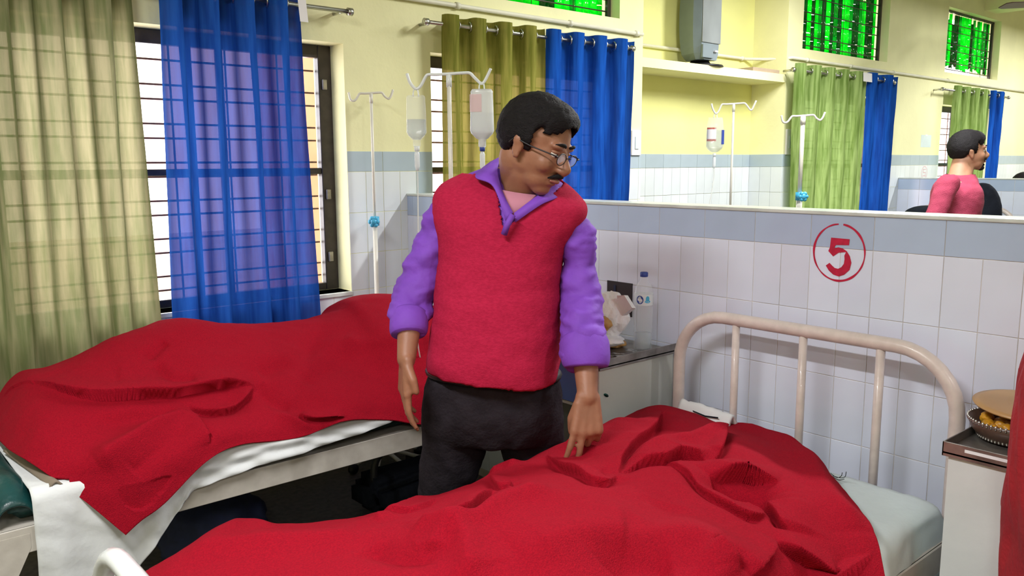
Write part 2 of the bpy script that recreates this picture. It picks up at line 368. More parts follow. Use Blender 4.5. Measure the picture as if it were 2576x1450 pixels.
# near partition
def partition(name, x, y0, y1, top, label, ycol):
    r = box(name, x + .0020, x + .115, y0, y1, 0, top - .012, 'grout'); tag(r, label, 'partition wall', kind='structure')
    c = box('coping', x - .004, x + .121, y0 - .004, y1, top - .012, top, 'stone_cap', bev=.003); c.parent = r
    return r
wp = partition('wall_middle', PX, .08, WA, 1.352, 'low white tiled partition with grey top band and the red number behind the beds', 0)
cols = [1.5357 + .1 * k for k in range(-14, 21)] 
for z0, z1, g in [(1.240, 1.340, True)] + [(1.240 - .2 * (k + 1), 1.240 - .2 * k, False) for k in range(6)]:
    ys = cols[::2] if g else cols
    st = .2 if g else .1
    for y in ys:
        if y + .02 > WA: continue
        wd = min(st, WA - y)
        put_tile(PX, y + wd, z0, wd, z1 - z0, 'tile_grey' if g else 'tile', wp, -PI / 2)
wf = partition('wall_far', 7.97, .9, WA, 1.352, 'low white tiled partition in the distance behind the man in magenta', 0)
for z0, z1, g in [(1.240, 1.340, True)] + [(1.040, 1.240, False), (.84, 1.04, False)]:
    st = .2 if g else .1
    n_ = int((WA - .95) / st)
    for k in range(n_):
        y = WA - (k + 1) * st
        put_tile(7.97, y + st, z0, st, z1 - z0, 'tile_grey' if g else 'tile', wf, -PI / 2)

# the stencilled number, painted on the tiles
def ringpts(c, ry, rz, a0, a1, n): return [(c[0] + ry * math.cos(a0 + (a1 - a0) * i / n), c[1] + rz * math.sin(a0 + (a1 - a0) * i / n)) for i in range(n + 1)]
def ring_mark(x, cy, cz, ry, rz, wd, parent_, m):
    bm = bmesh.new(); N = 72; prev = None
    for i in range(N + 1):
        a = PI / 2 + .12 + (2 * PI - .18) * i / N
        ww = wd * (1 + .25 * math.sin(a * 3 + 1) + .15 * math.sin(a * 11))
        o_ = bm.verts.new((x, cy + (ry + ww / 2) * math.cos(a), cz + (rz + ww / 2) * math.sin(a))); i_ = bm.verts.new((x, cy + (ry - ww / 2) * math.cos(a), cz + (rz - ww / 2) * math.sin(a)))
        if prev: bm.faces.new((prev[0], o_, i_, prev[1]))
        prev = (o_, i_)
    o = from_bm('number_ring', bm, m); o.parent = parent_; return o
ring_mark(PX - .0012, 1.2405, 1.2275, .0815, .0865, .0055, wp, 'red_paint')['label'] = 'red stencilled ring'
five = [(2.39, 1.2671, 1.2716), (2.39, 1.208, 1.2704), (2.39, 1.2091, 1.2521), (2.39, 1.2508, 1.25), (2.39, 1.2552, 1.2401), (2.39, 1.2416, 1.2435), (2.39, 1.2275, 1.2408), (2.39, 1.2149, 1.2334), (2.39, 1.2047, 1.2193), (2.39, 1.1987, 1.1999), (2.39, 1.2031, 1.1778), (2.39, 1.2195, 1.1612), (2.39, 1.2366, 1.1544), (2.39, 1.2545, 1.1586), (2.39, 1.2695, 1.1699), (2.39, 1.2801, 1.1843), (2.39, 1.2681, 1.1938), (2.39, 1.2596, 1.1861), (2.39, 1.2504, 1.1793), (2.39, 1.2397, 1.1778), (2.39, 1.2295, 1.1838), (2.39, 1.2223, 1.1945), (2.39, 1.2208, 1.208), (2.39, 1.222, 1.2196), (2.39, 1.2174, 1.2308), (2.39, 1.2407, 1.2273), (2.39, 1.2576, 1.2142), (2.39, 1.2742, 1.2298), (2.39, 1.2698, 1.2411)]
from mathutils.geometry import tessellate_polygon
fp = [(PX - .0015, p[1], p[2]) for p in five]; tri = tessellate_polygon([[Vector((p[1], p[2], 0)) for p in fp]])
o = pyd('number_five', fp, [tuple(t) for t in tri], 'red_paint'); o.parent = wp; o['label'] = 'red stencilled figure 5'
# worn red number on the pillar between the far curtains
def far_mark(x, z):
    bm = bmesh.new(); prev = None
    for i in range(33):
        a = 2 * PI * i / 32; p = [bm.verts.new((x + r_ * math.cos(a), WA - .0012, z + r_ * math.sin(a))) for r_ in (.066, .056)]
        if prev: bm.faces.new((prev[0], p[0], p[1], prev[1]))
        prev = p
    for a, b, c, d in ((-.03, .03, .026, .036), (-.03, -.02, 0, .036), (-.03, .03, -.004, .006), (.02, .03, -.036, .006), (-.03, .03, -.036, -.026)):
        bm.faces.new([bm.verts.new((x + q[0], WA - .0012, z + q[1])) for q in ((a, c), (b, c), (b, d), (a, d))])
    o = from_bm('number_mark', bm, 'label_pink'); o.parent = wl; return o
far_mark(8.53, 1.392)

# ------------------------------------------------------------------ windows
def make_window(idx, x0, x1, label, casement=True):
    r = empty('window_%d' % idx, ((x0 + x1) / 2, 3.71, WZ[0]), label, 'window', kind='structure')
    y0, y1 = 3.71, 3.75; z0, z1 = WZ; fw = .07
    def b(n, *a, m='frame'): return loc_child(box(n, *a, m, bev=.003, seg=1), r)
    b('frame', x0, x0 + fw, y0, y1, z0, z1); b('frame', x1 - fw, x1, y0, y1, z0, z1)
    b('frame', x0 + fw, x1 - fw, y0, y1, z0, z0 + .035); b('frame', x0 + fw, x1 - fw, y0, y1, z1 - .06, z1)
    b('transom', x0 + fw, x1 - fw, y0 + .005, y1 - .005, 1.455, 1.485)
    for xm in ((1.36, 1.50) if idx == 1 else (x0 + .62, x0 + .76)): b('mullion', xm - .014, xm + .014, y0 + .004, y1 - .004, z0 + .035, z1 - .06)
    s = box('sill', x0, x1, WA - .012, 3.71, WZ[0] - .02, WZ[0], 'stone_cap', bev=.003); loc_child(s, r)
    hz = []; z = z0 + .07; k = 0
    while z < z1 - .07:
        hz.append(z); z += .062 if k % 2 == 0 else .105; k += 1
    mh = None
    for z in hz:
        if mh is None:
            q = tube('grille_bar', [(x0 + fw, y1 + .015, 0), (x1 - fw, y1 + .015, 0)], .005, 'grille', n=6); mh = q.data; q.parent = r
        else: q = bpy.data.objects.new('grille_bar', mh); COL.objects.link(q); q.parent = r
        q.matrix_parent_inverse = Matrix.Translation(-Vector(r.location)); q.location = (0, 0, z)
    mv = None; nv = 6
    for k in range(1, nv):
        x = x0 + (x1 - x0) * (k - .5) / nv + {1: .32, 2: -.06, 3: 0, 4: .1}[idx] * (x1 - x0) / nv * 1.5
        if idx == 1 and x < 1.28: continue
        if mv is None:
            q = tube('grille_bar', [(0, y1 + .02, z0 + .03), (0, y1 + .02, z1 - .05)], .005, 'grille', n=6); mv = q.data; q.parent = r
        else: q = bpy.data.objects.new('grille_bar', mv); COL.objects.link(q); q.parent = r
        q.matrix_parent_inverse = Matrix.Translation(-Vector(r.location)); q.location = (x, 0, 0)
    if idx == 1:
        for z in (1.02, 1.33, 1.86):
            b('hinge', x1 - .055, x1 - .03, y0 - .012, y0, z, z + .05, m='steel_dull')
    return r
for i, (a, b) in enumerate(WIN):
    make_window(i + 1, a, b, ['dark steel window with grille behind the sheer green and blue curtains on the left', 'dark steel window with grille beside the hanging drip bottles', 'window behind the leaf green curtain past the niche', 'farthest window, its bright left strip beside the man in magenta'][i])
def make_vent(idx, x0, x1, label, jag):
    z0, z1 = VZ; r = empty('window_%d' % idx, ((x0 + x1) / 2, 3.68, z0), label, 'window', kind='structure')
    def b(n, *a, m='frame'): return loc_child(box(n, *a, m, bev=.002, seg=1), r)
    y0, y1 = 3.66, 3.685
    xr = x1 - .03
    b('frame', x0, x0 + .015, y0, y1, z0, z1); b('frame', xr, x1, y0, y1, z0, z1); b('frame', x0, x1, y0, y1, z0, z0 + .012); b('frame', x0, x1, y0, y1, z1 - .02, z1)
    R_ = random.Random(idx * 11); x = x0 + .02
    while x < xr - .02:
        wd = R_.uniform(.05, .075); xe = min(x + wd, xr - .004)
        zb = z0 + .012 + (R_.uniform(.03, .09) if jag else 0); zt = z1 - .02 - (R_.uniform(0, .1) if R_.random() < .3 else 0)
        cuts = [zb]; zz = zb + R_.uniform(.06, .16)
        while zz < zt - .06 and len(cuts) < 5: cuts.append(zz); zz += R_.uniform(.1, .22)
        cuts.append(zt); u = R_.random()
        # each strip takes a bright
        mm = 'gg1' if u < .5 else 'gg2' if u < .75 else 'gg3'
        bm = bmesh.new()
        for c, d in zip(cuts, cuts[1:]):
            if R_.random() < .0: continue
            s = R_.uniform(-.006, .006); gp = .005 if (R_.random() < .40 and c < z0 + .3) else .0006
            n = 6; prev = None
            for i in range(n + 1):
                t = i / n; xx = x + (xe - x) * t; yy = 3.705 - .016 * math.sin(PI * t)
                jg = R_.uniform(0, .02) if (jag and c == zb) else 0
                lo = bm.verts.new((xx, yy, c + gp + s * (t - .5) * 2 + jg)); hi = bm.verts.new((xx, yy, d - gp * .3))
                if prev: bm.faces.new((prev[0], lo, hi, prev[1]))
                prev = (lo, hi)
        o = from_bm('glass_strip', bm, mm, smooth=True); sd = o.modifiers.new('t', 'SOLIDIFY'); sd.thickness = .004; loc_child(o, r)
        x = xe - .001
    z = z0 + .05; k = 0
    while z < z1 - .03:
        loc_child(tube('grille_wire', [(x0, 3.672, z), (xr, 3.672, z)], .0045, 'frame', n=6), r); z += .07 if k % 2 == 0 else .12; k += 1
    x = x0 + .09
    while x < xr - .05:
        loc_child(tube('grille_wire', [(x, 3.66, z0), (x, 3.66, z1)], .002, 'frame', n=6), r); x += .34
    return r
make_vent(5, *WIN[1], 'high green glazed ventilator above the green and blue curtains', False)
make_vent(6, *WIN[2], 'high green glazed ventilator above the leaf green curtain', False)
make_vent(7, *WIN[3], 'farthest high green ventilator with a broken bright lower edge', True)
# outside
tag(box('garden_ground', -14, 30, 3.95, 24, -.6, -.4, 'ground'), 'pale ground outside the windows', 'ground', kind='structure')
tag(box('outer_pillar', 2.62, 3.5, 5.4, 5.9, -.4, 4.5, 'peach'), 'peach plastered pillar seen outside through the first window', 'pillar', kind='structure')

# ------------------------------------------------------------------ curtains
def curtain(name, x0, x1, b0, b1, zt, zb, y, n, m, amp, label, group, phase=0., white=None):
    x0, x1, b0, b1 = [q * .974 for q in (x0, x1, b0, b1)]
    if white: white = (white[0] * .974, white[1] * .974, white[2] - .02, white[3] - .02)
    r = empty(name, ((x0 + x1) / 2, y, zt), label, 'curtain', group)
    nx, nz = n * 14, 36; vs = []; fs = []
    R_ = random.Random(int(x0 * 100) + n)
    ph = [R_.uniform(-.25, .25) for _ in range(n + 2)]
    for j in range(nz + 1):
        v = j / nz; z = zt + (zb - zt) * v
        for i in range(nx + 1):
            s = i / nx; a = 2 * PI * n * s + phase
            xl = x0 + (b0 - x0) * v ** 1.5; xr_ = x1 + (b1 - x1) * v ** 1.5
            k = s * n; w1 = ph[int(k)] * (1 - k % 1) + ph[int(k) + 1] * (k % 1)
            amp2 = amp * (1 - .35 * v + .5 * v * w1)
            sh = math.sin(a + w1 * 3 * v)
            sq = math.copysign(abs(sh) ** (.62 + .35 * v), sh)
            yy = y - amp2 * sq + .006 * fbm((s * 6, v * 3, x0), 1.5)
            xx = xl + (xr_ - xl) * s + .012 * v * math.sin(a * .5 + w1 * 6) - amp2 * .35 * math.sin(2 * a) * (1 - .4 * v)
            vs.append((xx, yy, z + .008 * math.sin(a) * v))
    for j in range(nz):
        for i in range(nx):
            p = j * (nx + 1) + i; fs.append((p, p + 1, p + nx + 2, p + nx + 1))
    loc_child(pyd('drape', vs, fs, m, smooth=True), r)
    for k in range(2 * n):        # metal eyelets where the cloth crosses the rod
        s = (k * .5 - phase / (2 * PI)) / n
        if s < .01 or s > .995: continue
        xx = x0 + (x1 - x0) * s; sg = 1 if k % 2 == 0 else -1
        pts = [(xx + sg * .010 * math.cos(t) * .9, y + .0 + .024 * math.cos(t), zt - .045 + .024 * math.sin(t)) for t in [2 * PI * q / 16 for q in range(16)]]
        loc_child(tube('eyelet', pts, .0045, 'steel', n=6, closed=True), r)
    if white:
        loc_child(pyd('header_tape', [(white[0], y - amp - .004, white[2]), (white[1], y - amp - .004, white[2]), (white[1] + .01, y - amp - .004, white[3]), (white[0] + .01, y - amp - .004, white[3])], [(0, 1, 2, 3)], 'label_white'), r)
    return r
RZ = 2.20; RY = 3.49
curtain('curtain', .40, 1.10, .36, 1.125, RZ + .045, .60, RY, 4, 'green_c1', .055, 'sheer green curtain at the left edge of the first window', 'green curtains')
curtain('curtain', 1.21, 1.83, 1.19, 1.872, RZ + .045, .72, RY, 4, 'blue_c1', .055, 'sheer blue curtain hanging alone at the right of the first window', 'blue curtains', white=(1.79, 1.83, 2.26, 2.14))
curtain('curtain', 2.63, 3.36, 2.64, 3.345, RZ + .045, .66, RY, 4, 'green_c', .045, 'green curtain behind the hanging drip bottles', 'green curtains')
curtain('curtain', 3.37, 4.14, 3.36, 4.09, RZ + .045, .66, RY, 4, 'blue_c', .045, 'blue curtain behind the head of the man in the red vest', 'blue curtains')
curtain('curtain', 6.05, 7.22, 6.12, 7.20, RZ + .05, .70, RY, 5, 'green_c3', .045, 'leaf green curtain to the right of the yellow niche', 'green curtains', white=(7.06, 7.22, 2.262, 2.19))
curtain('curtain', 7.23, 7.83, 7.20, 7.80, RZ + .055, .70, RY, 2, 'blue_c', .045, 'blue curtain with a flared edge beside the leaf green one', 'blue curtains')
curtain('curtain', 9.1, 10.05, 9.15, 10.0, RZ + .05, .72, RY, 4, 'green_c3', .045, 'farthest green curtain behind the head of the man in magenta', 'green curtains')
curtain('curtain', 10.06, 10.50, 10.04, 10.46, RZ + .05, .72, RY, 2, 'blue_c', .045, 'farthest blue curtain at the right of the man in magenta', 'blue curtains')
def rod(x0, x1, label):
    x0 *= .974; x1 *= .974
    r = empty('curtain_rod', ((x0 + x1) / 2, RY, RZ), label, 'curtain rod', 'curtain rods')
    loc_child(tube('pole', [(x0, RY, RZ), (x1, RY, RZ)], .0105, 'steel', n=12), r)
    for x in (x0, x1):
        loc_child(tube('finial', [(x - .012, RY, RZ), (x + .012, RY, RZ)], .018, 'steel', n=12), r)
    for x in (x0 + .03, x1 - .03):
        loc_child(tube('bracket', [(x, RY, RZ), (x, WA + .01, RZ), ], .009, 'steel', n=8), r)
rod(.30, 2.09, 'steel curtain rod over the first window, its bare right end showing')
rod(2.53, 4.12, 'steel curtain rod carrying green and blue curtains over the second window')
rod(6.03, 7.75, 'steel curtain rod over the leaf green curtain')
rod(8.82, 10.62, 'farthest steel curtain rod over the last window')

# ------------------------------------------------------------------ pipes and small wall fittings
def conduit(pts, label, clips):
    r = empty('conduit_pipe', pts[0], label, 'pipe', 'conduit pipes on the window wall')
    loc_child(tube('pipe', pts, .0125, 'pipe', n=10), r)
    for c in clips:
        loc_child(tube('clip', [(c[0] - .012, c[1], c[2]), (c[0] + .012, c[1], c[2])], .018, 'pipe', n=10), r)
conduit([(.2, 3.568, 2.325), (4.2, 3.568, 2.312)], 'cream conduit pipe above the curtains left of the niche', [(2.72, 3.568, 2.317), (3.55, 3.568, 2.314), (4.14, 3.568, 2.312)])
conduit([(4.24, 3.87, 2.31), (5.80, 3.868, 2.31), (5.93, 3.75, 2.305), (5.955, 3.60, 2.30), (5.98, 3.57, 2.305), (12.0, 3.57, 2.31)], 'cream conduit pipe running from the niche recess towards the far end', [(4.5, 3.87, 2.31), (5.75, 3.868, 2.31), (6.2, 3.57, 2.305), (6.9, 3.57, 2.305), (7.7, 3.57, 2.306), (8.9, 3.57, 2.308)])
def socket(x, z, w_, h_, label, plug):
    r = empty('wall_socket', (x, WA, z), label, 'socket')
    loc_child(box('plate', x - w_ / 2, x + w_ / 2, WA - .012, WA + .006, z - h_ / 2, z + h_ / 2, 'label_white', bev=.003), r)
    loc_child(box('switch', x - w_ / 5, x + w_ / 5, WA - .018, WA - .012, z - h_ / 4, z + h_ / 4, 'poster', bev=.002), r)
    if plug: loc_child(box('plug', x + .0, x + .09, WA - .05, WA - .018, z - .02, z + .015, 'black', bev=.004), r)
socket(4.165, 1.63, .09, .16, 'small pale wall socket beside the lower edge of the blue curtain', False)
socket(6.01, 1.66, .10, .20, 'white wall socket with a black plug between niche and leaf green curtain', True)
p_ = empty('wall_notice', (8.525, WA, 1.70), 'pale blue paper notice on the yellow pillar before the last window', 'notice')
loc_child(box('sheet', 8.41, 8.64, WA + .001, WA + .0055, 1.64, 1.76, 'poster'), p_); loc_child(box('tape', 8.50, 8.55, WA, WA + .001, 1.75, 1.765, 'label_white'), p_)
tag(box('card', 5.50, 5.86, 3.60, 3.86, NT, NT + .03, 'cardboard', bev=.003), 'brown card lying at the right end of the niche ledge', 'card')
# grey appliance on the ledge
g = empty('television', (4.97, 3.72, NT), 'grey curved plastic appliance on a round foot, standing on the niche ledge', 'appliance')
bm = bmesh.new()
prof = [(-.00, .0), (.05, .005), (.15, .03), (.15, .56), (.05, .60), (0, .605)]
rows_ = 14
rg = []
for i in range(rows_ + 1):
    t = i / rows_; z = NT + .045 + .60 * t; bul = math.sin(PI * min(1, max(0, t))) ** .35
    xl = 4.985 - (.080 + .040 * bul); xr = 4.985 + (.105 + .03 * bul)
    rg.append([bm.verts.new(p) for p in ((xl + .03, 3.63, z), (xr - .01, 3.63, z), (xr, 3.66, z), (xr - .03, 3.84 - .04 * (1 - bul), z), (xl + .05, 3.84 - .04 * (1 - bul), z), (xl, 3.68, z))])
for i in range(rows_):
    for k in range(6): bm.faces.new((rg[i][k], rg[i][(k + 1) % 6], rg[i + 1][(k + 1) % 6], rg[i + 1][k]))
bm.faces.new(rg[0][::-1]); bm.faces.new(rg[-1]); loc_child(from_bm('casing', bm, 'grey_case', smooth=False), g)
loc_child(box('front_panel', 4.90, 5.115, 3.622, 3.632, NT + .16, NT + .56, 'grey_face', bev=.003), g)
loc_child(box('control_box', 4.90, 5.02, 3.615, 3.632, NT + .055, NT + .145, 'grey_case', bev=.003), g)
loc_child(box('button', 5.04, 5.075, 3.612, 3.632, NT + .10, NT + .112, 'label_white', bev=.002), g)
loc_child(box('trim_strip', 4.89, 5.115, 3.615, 3.632, NT + .575, NT + .59, 'label_white', bev=.002), g)  # white colour stands in for the highlight along the top bar
loc_child(lathe('foot', [(.02, 0), (.17, 0), (.165, .012), (.08, .025), (.06, .05), (.02, .05)], 'black', c=(5.02, 3.73, NT)), g)
# ceiling fan at the far right, only one blade tip in view
F0 = Vector((8.32, 2.40, 2.80)); g = empty('ceiling_fan', (8.45, 2.33, 3.4), 'brown ceiling fan blade entering at the upper right corner', 'ceiling fan')
C0 = Vector((8.46, 2.33, 2.83))
loc_child(tube('down_rod', [C0 + Vector((0, 0, .08)), (C0.x, C0.y, 3.4)], .012, 'fan', n=10), g)
loc_child(lathe('motor', [(.02, -.06), (.09, -.04), (.11, 0), (.09, .05), (.02, .08)], 'fan', c=C0), g)
for k in range(3):
    a = math.radians(150 + 120 * k) ; d = Vector((math.cos(a), math.sin(a), 0)); 
    if k == 0: d = Vector((-.80, .52, -.05)).normalized()
    s = Vector((-d.y, d.x, 0)).normalized()
    vs = []
    for t, hw in ((.10, .03), (.2, .055), (.72, .065), (.76, .045)):
        for sg in (-1, 1):
            for zz in (-.004, .004): vs.append(C0 + d * t + s * hw * sg + Vector((0, 0, zz + .2 * hw * sg)))
    fs = []
    for i in range(3):
        a_ = i * 4; b_ = a_ + 4
        fs += [(a_, a_ + 2, b_ + 2, b_), (a_ + 1, b_ + 1, b_ + 3, a_ + 3), (a_, b_, b_ + 1, a_ + 1), (a_ + 2, a_ + 3, b_ + 3, b_ + 2)]
    fs += [(0, 1, 3, 2), (12, 14, 15, 13)]
    loc_child(pyd('blade', vs, fs, 'fan'), g)
for i, (x, y, z, p) in enumerate(TUBES):
    g = empty('tube_light', (x, y, z), 'white ceiling tube light, out of view, ' + ['above the foot of the two near beds', 'added as fill opposite the near partition', 'added to light the bay behind the near partition', 'added to light the far hospital bed', 'added as fill beyond the far partition', 'added as fill at the far end of the ward', 'added as fill nearest the wall behind the viewer'][i], 'ceiling light', 'ceiling tube lights')
    loc_child(box('batten', x - .02, x + .02, y - .62, y + .62, z + .0, z + .05, 'white_paint'), g)
    loc_child(tube('lamp_tube', [(x, y - .58, z - .02), (x, y + .58, z - .02)], .014, 'tube', n=10), g)
    for s in (-.5, .5): loc_child(tube('hanger', [(x, y + s, z + .05), (x, y + s, 3.4)], .005, 'white_paint', n=6), g)

# ------------------------------------------------------------------ beds
def make_bed(name, x0, x1, y0, y1, label, hb_top, fb_top, m_end, hb_bars=True, foot_x=None):
    r = empty(name, ((x0 + x1) / 2, (y0 + y1) / 2, 0), label, 'bed', 'hospital beds')
    ym = (y0 + y1) / 2; tr = .0165
    def arch(nm, x, top, rad, low):
        R_ = .17
        pts = [(x, y1 - .018, low)] + [(x, y1 - .018, low + (top - R_ - low) * k / 4) for k in range(1, 5)]
        pts += [(x, y1 - .018 - R_ * (1 - math.cos(a)), top - R_ + R_ * math.sin(a)) for a in [PI / 2 * k / 8 for k in range(1, 9)]]
        pts += [(x, ym + .2 - .4 * k / 4, top) for k in range(5)]
        pts += [(x, y0 + .018 + R_ * (1 - math.sin(a)), top - R_ + R_ * math.cos(a)) for a in [PI / 2 * k / 8 for k in range(0, 9)]]
        pts += [(x, y0 + .018, low + (top - R_ - low) * k / 4) for k in (3, 2, 1, 0)]
        return loc_child(tube(nm, pts, rad, 'cream_paint' if nm == 'headboard_arch' else 'white_paint', n=14), r)
    arch('headboard_arch', x1, hb_top, .020, .05)
    if foot_x is not None: arch('footboard_arch', foot_x, fb_top, .020, .05)
    if hb_bars:
        for k in range(3):
            y = y0 + (y1 - y0) * (k + 1) / 4 - .005
            loc_child(tube('headboard_bar', [(x1, y, .46), (x1, y, hb_top - .01)], .0125, 'cream_paint', n=10), r)
        loc_child(tube('headboard_cross_tube', [(x1, y0 + .02, .47), (x1, y1 - .02, .47)], .012, 'cream_paint', n=10), r)
        if foot_x is not None:
            for k in range(3):
                y = y0 + (y1 - y0) * (k + 1) / 4
                loc_child(tube('footboard_bar', [(foot_x, y, .46), (foot_x, y, fb_top - .01)], .0125, 'white_paint', n=10), r)
    xl = foot_x if foot_x is not None else x0
    for y, s in ((y0, -1), (y1, 1)):
        loc_child(box('side_rail', xl, x1, y - .004, y + .004, .445, .52, 'rail_paint', bev=.002, seg=1), r)
        loc_child(box('side_rail_lip', xl, x1, y - (.03 if s > 0 else 0), y + (.0 if s > 0 else .03), .512, .52, 'rail_paint'), r)
    for y in (y0 + .018, y1 - .018):
        loc_child(tube('leg', [(xl, y, .012), (xl, y, .5)], .018, 'cream_paint', n=12), r)
        loc_child(tube('leg', [(x1, y, .012), (x1, y, .5)], .018, 'cream_paint', n=12), r)
    for x in (xl, x1):
        for y in (y0 + .018, y1 - .018):
            loc_child(lathe('rubber_foot', [(.024, 0), (.024, .03), (.018, .04)], 'black', c=(x, y, 0), n=12), r)
    loc_child(box('bed_base', xl + .01, x1 - .02, y0 + .006, y1 - .006, .505, .517, 'rail_paint'), r)
    # gusset plates bracing the foot legs
    gy = y0 - .005
    loc_child(pyd('gusset_plate', [(xl - .02, gy, .50), (xl + .10, gy, .50), (xl + .10, gy, .46), (xl - .02, gy, .22), (xl - .02, gy + .004, .50), (xl + .10, gy + .004, .50), (xl + .10, gy + .004, .46), (xl - .02, gy + .004, .22)], [(0, 3, 2, 1), (4, 5, 6, 7), (0, 1, 5, 4), (1, 2, 6, 5), (2, 3, 7, 6), (3, 0, 4, 7)], 'rail_paint'), r)
    return r
B5 = make_bed('hospital_bed', .39, 2.25, .80, 1.74, 'cream tubular hospital bed in front, arched headboard against the tiled partition', 1.0, .775, None, foot_x=.39)
B1 = make_bed('hospital_bed', .30, 2.25, 2.50, 3.42, 'cream hospital bed on the left under the windows, with a flat side rail', .76, .0, None, hb_bars=False)
B1['label'] = 'cream hospital bed on the left under the windows, its flat side rail showing'
def mattress(name, x0, x1, y0, y1, z0, z1, m, label, dents=.006):
    bm = bmesh.new(); nx, ny = 60, 34; grid = {}
    def shp(u, v, s):
        x = x0 + (x1 - x0) * u; y = y0 + (y1 - y0) * v
        e = min(u * (x1 - x0), (1 - u) * (x1 - x0), v * (y1 - y0), (1 - v) * (y1 - y0)); rr = min(1, e / .045)
        ed = math.sqrt(max(0, 1 - (1 - rr) ** 2)); zm = (z0 + z1) / 2; h = (z1 - z0) / 2
        z = zm + s * h * (.25 + .75 * ed) + (dents * fbm((x, y, s), 4) if s > 0 else 0)
        return (x, y, z)
    for s in (1, -1):
        for i in range(nx + 1):
            for j in range(ny + 1): grid[s, i, j] = bm.verts.new(shp(i / nx, j / ny, s))
    for s in (1, -1):
        for i in range(nx):
            for j in range(ny):
                q = [grid[s, i, j], grid[s, i + 1, j], grid[s, i + 1, j + 1], grid[s, i, j + 1]]; bm.faces.new(q if s > 0 else q[::-1])
    edge = [(i, 0) for i in range(nx)] + [(nx, j) for j in range(ny)] + [(i, ny) for i in range(nx, 0, -1)] + [(0, j) for j in range(ny, 0, -1)]
    for k in range(len(edge)):
        a, b = edge[k], edge[(k + 1) % len(edge)]
        bm.faces.new((grid[1, a[0], a[1]], grid[-1, a[0], a[1]], grid[-1, b[0], b[1]], grid[1, b[0], b[1]]))
    bmesh.ops.recalc_face_normals(bm, faces=bm.faces)
    o = from_bm(name, bm, m, smooth=True)
    return tag(o, label, 'mattress')
mattress('mattress', .41, 2.215, .835, 1.70, .52, .602, 'rexine', 'mattress of the front bed, wholly covered by its white sheet')
mattress('mattress', .36, 2.20, 2.54, 3.38, .52, .608, 'rexine', 'dark green vinyl mattress of the left bed, its foot end peeping out')

def cloth_sheet(name, fn, nu, nv, m, label, cat, thick=.003, group=None):
    vs = [fn(i / nu, j / nv) for i in range(nu + 1) for j in range(nv + 1)]
    fs = [(i * (nv + 1) + j, (i + 1) * (nv + 1) + j, (i + 1) * (nv + 1) + j + 1, i * (nv + 1) + j + 1) for i in range(nu) for j in range(nv)]
    o = pyd(name, vs, fs, m, smooth=True)
    sd = o.modifiers.new('thick', 'SOLIDIFY'); sd.thickness = thick; sd.offset = 0
    return tag(o, label, cat, group)
# sheet of the front bed: follows the mattress, tucked and hanging over the near side
def sheet5(u, v):
    x = .43 + (2.225 - .43) * u
    s = -.16 + 1.10 * v                      # s<0 hangs down the near side
    wr = .004 * fbm((x * 1.2, s * 3, 2.2), 5)
    if s < 0: y = .815 - .012 * abs(math.sin(-s * 9)) + .010 * fbm((x, s, 4.), 6); z = .585 + s * 1.0
    elif s < .06:
        a = s / .06 * PI / 2; y = .815 + .05 * (1 - math.cos(a)) ; z = .585 + .030 * math.sin(a)
    else: y = .865 + (s - .06) * (1.72 - .865) / .88; z = .615
    z += wr
    if u > .975: z -= (u - .975) / .025 * .05
    return (x, y, z)
cloth_sheet('bed_sheet', sheet5, 120, 90, 'sheet_blue', 'cool white sheet spread on the front bed, bare towards the headboard', 'bed sheet', group='bed sheets')
# sheet of the left bed: lies on the mattress and hangs over the near foot corner
def sheet1(u, v):
    x = .41 + (2.19 - .41) * u; s = v        # v 0 far .. 1 lower hem
    top_y0, top_y1 = 3.36, 2.525
    vtop = .62
    # length of cloth hanging below the mattress edge: long at the foot, gathered up towards the head
    if x < .66: L_ = .40 - .05 * (x - .41) / .25
    elif x < .95: t = (x - .66) / .29; L_ = .35 * (1 - t) + .125 * t
    elif x < 1.6: t = (x - .95) / .65; L_ = .125 * (1 - t) + .055 * t
    else: L_ = .045
    if v < vtop:
        t = v / vtop; y = top_y0 + (top_y1 - top_y0) * t; z = .620 + .002 * fbm((x, y, 1.), 6)
        if t < .05: z -= (.05 - t) * .8
    else:
        t = (v - vtop) / (1 - vtop); s = L_ * t
        a = min(1, s / .05) * PI / 2
        y = 2.525 - .040 * math.sin(a) - .006 * t
        z = .622 - .035 * (1 - math.cos(a)) - max(0, s - .05) * 1.0
        fr = .5 + .5 * fbm((x * .8, z * .5, 9.), 3)
        k = min(1, s / .08)
        fl = max(0, min(1, (.95 - x) / .2))
        y -= k * (fl * .006 * math.sin(x * 40 + 5 * z) * (0.4 + fr) + .010 * fbm((x * 1.3 + z, z, 3.), 6))
        if .9 < x < 1.75:            # gathered slanting pleats over the rail
            y -= k * (.0035 * math.sin(x * 38 + z * 150) + .004 * math.sin(x * 14 - z * 120))
        z += .008 * fbm((x * .6, 2., 2.), 5) * k
        x = x - .10 * t * max(0, min(1, (x - .62) / .3)) * (1 if x < 1.2 else .0)
    if x > 1.55 and y < 2.54: y = 2.54 - (2.54 - y) * max(.35, 1 - (x - 1.55) * 4)
    return (x, y, z)
cloth_sheet('bed_sheet', sheet1, 170, 110, 'sheet', 'crumpled white sheet hanging off the foot corner and side of the left bed', 'bed sheet', group='bed sheets')
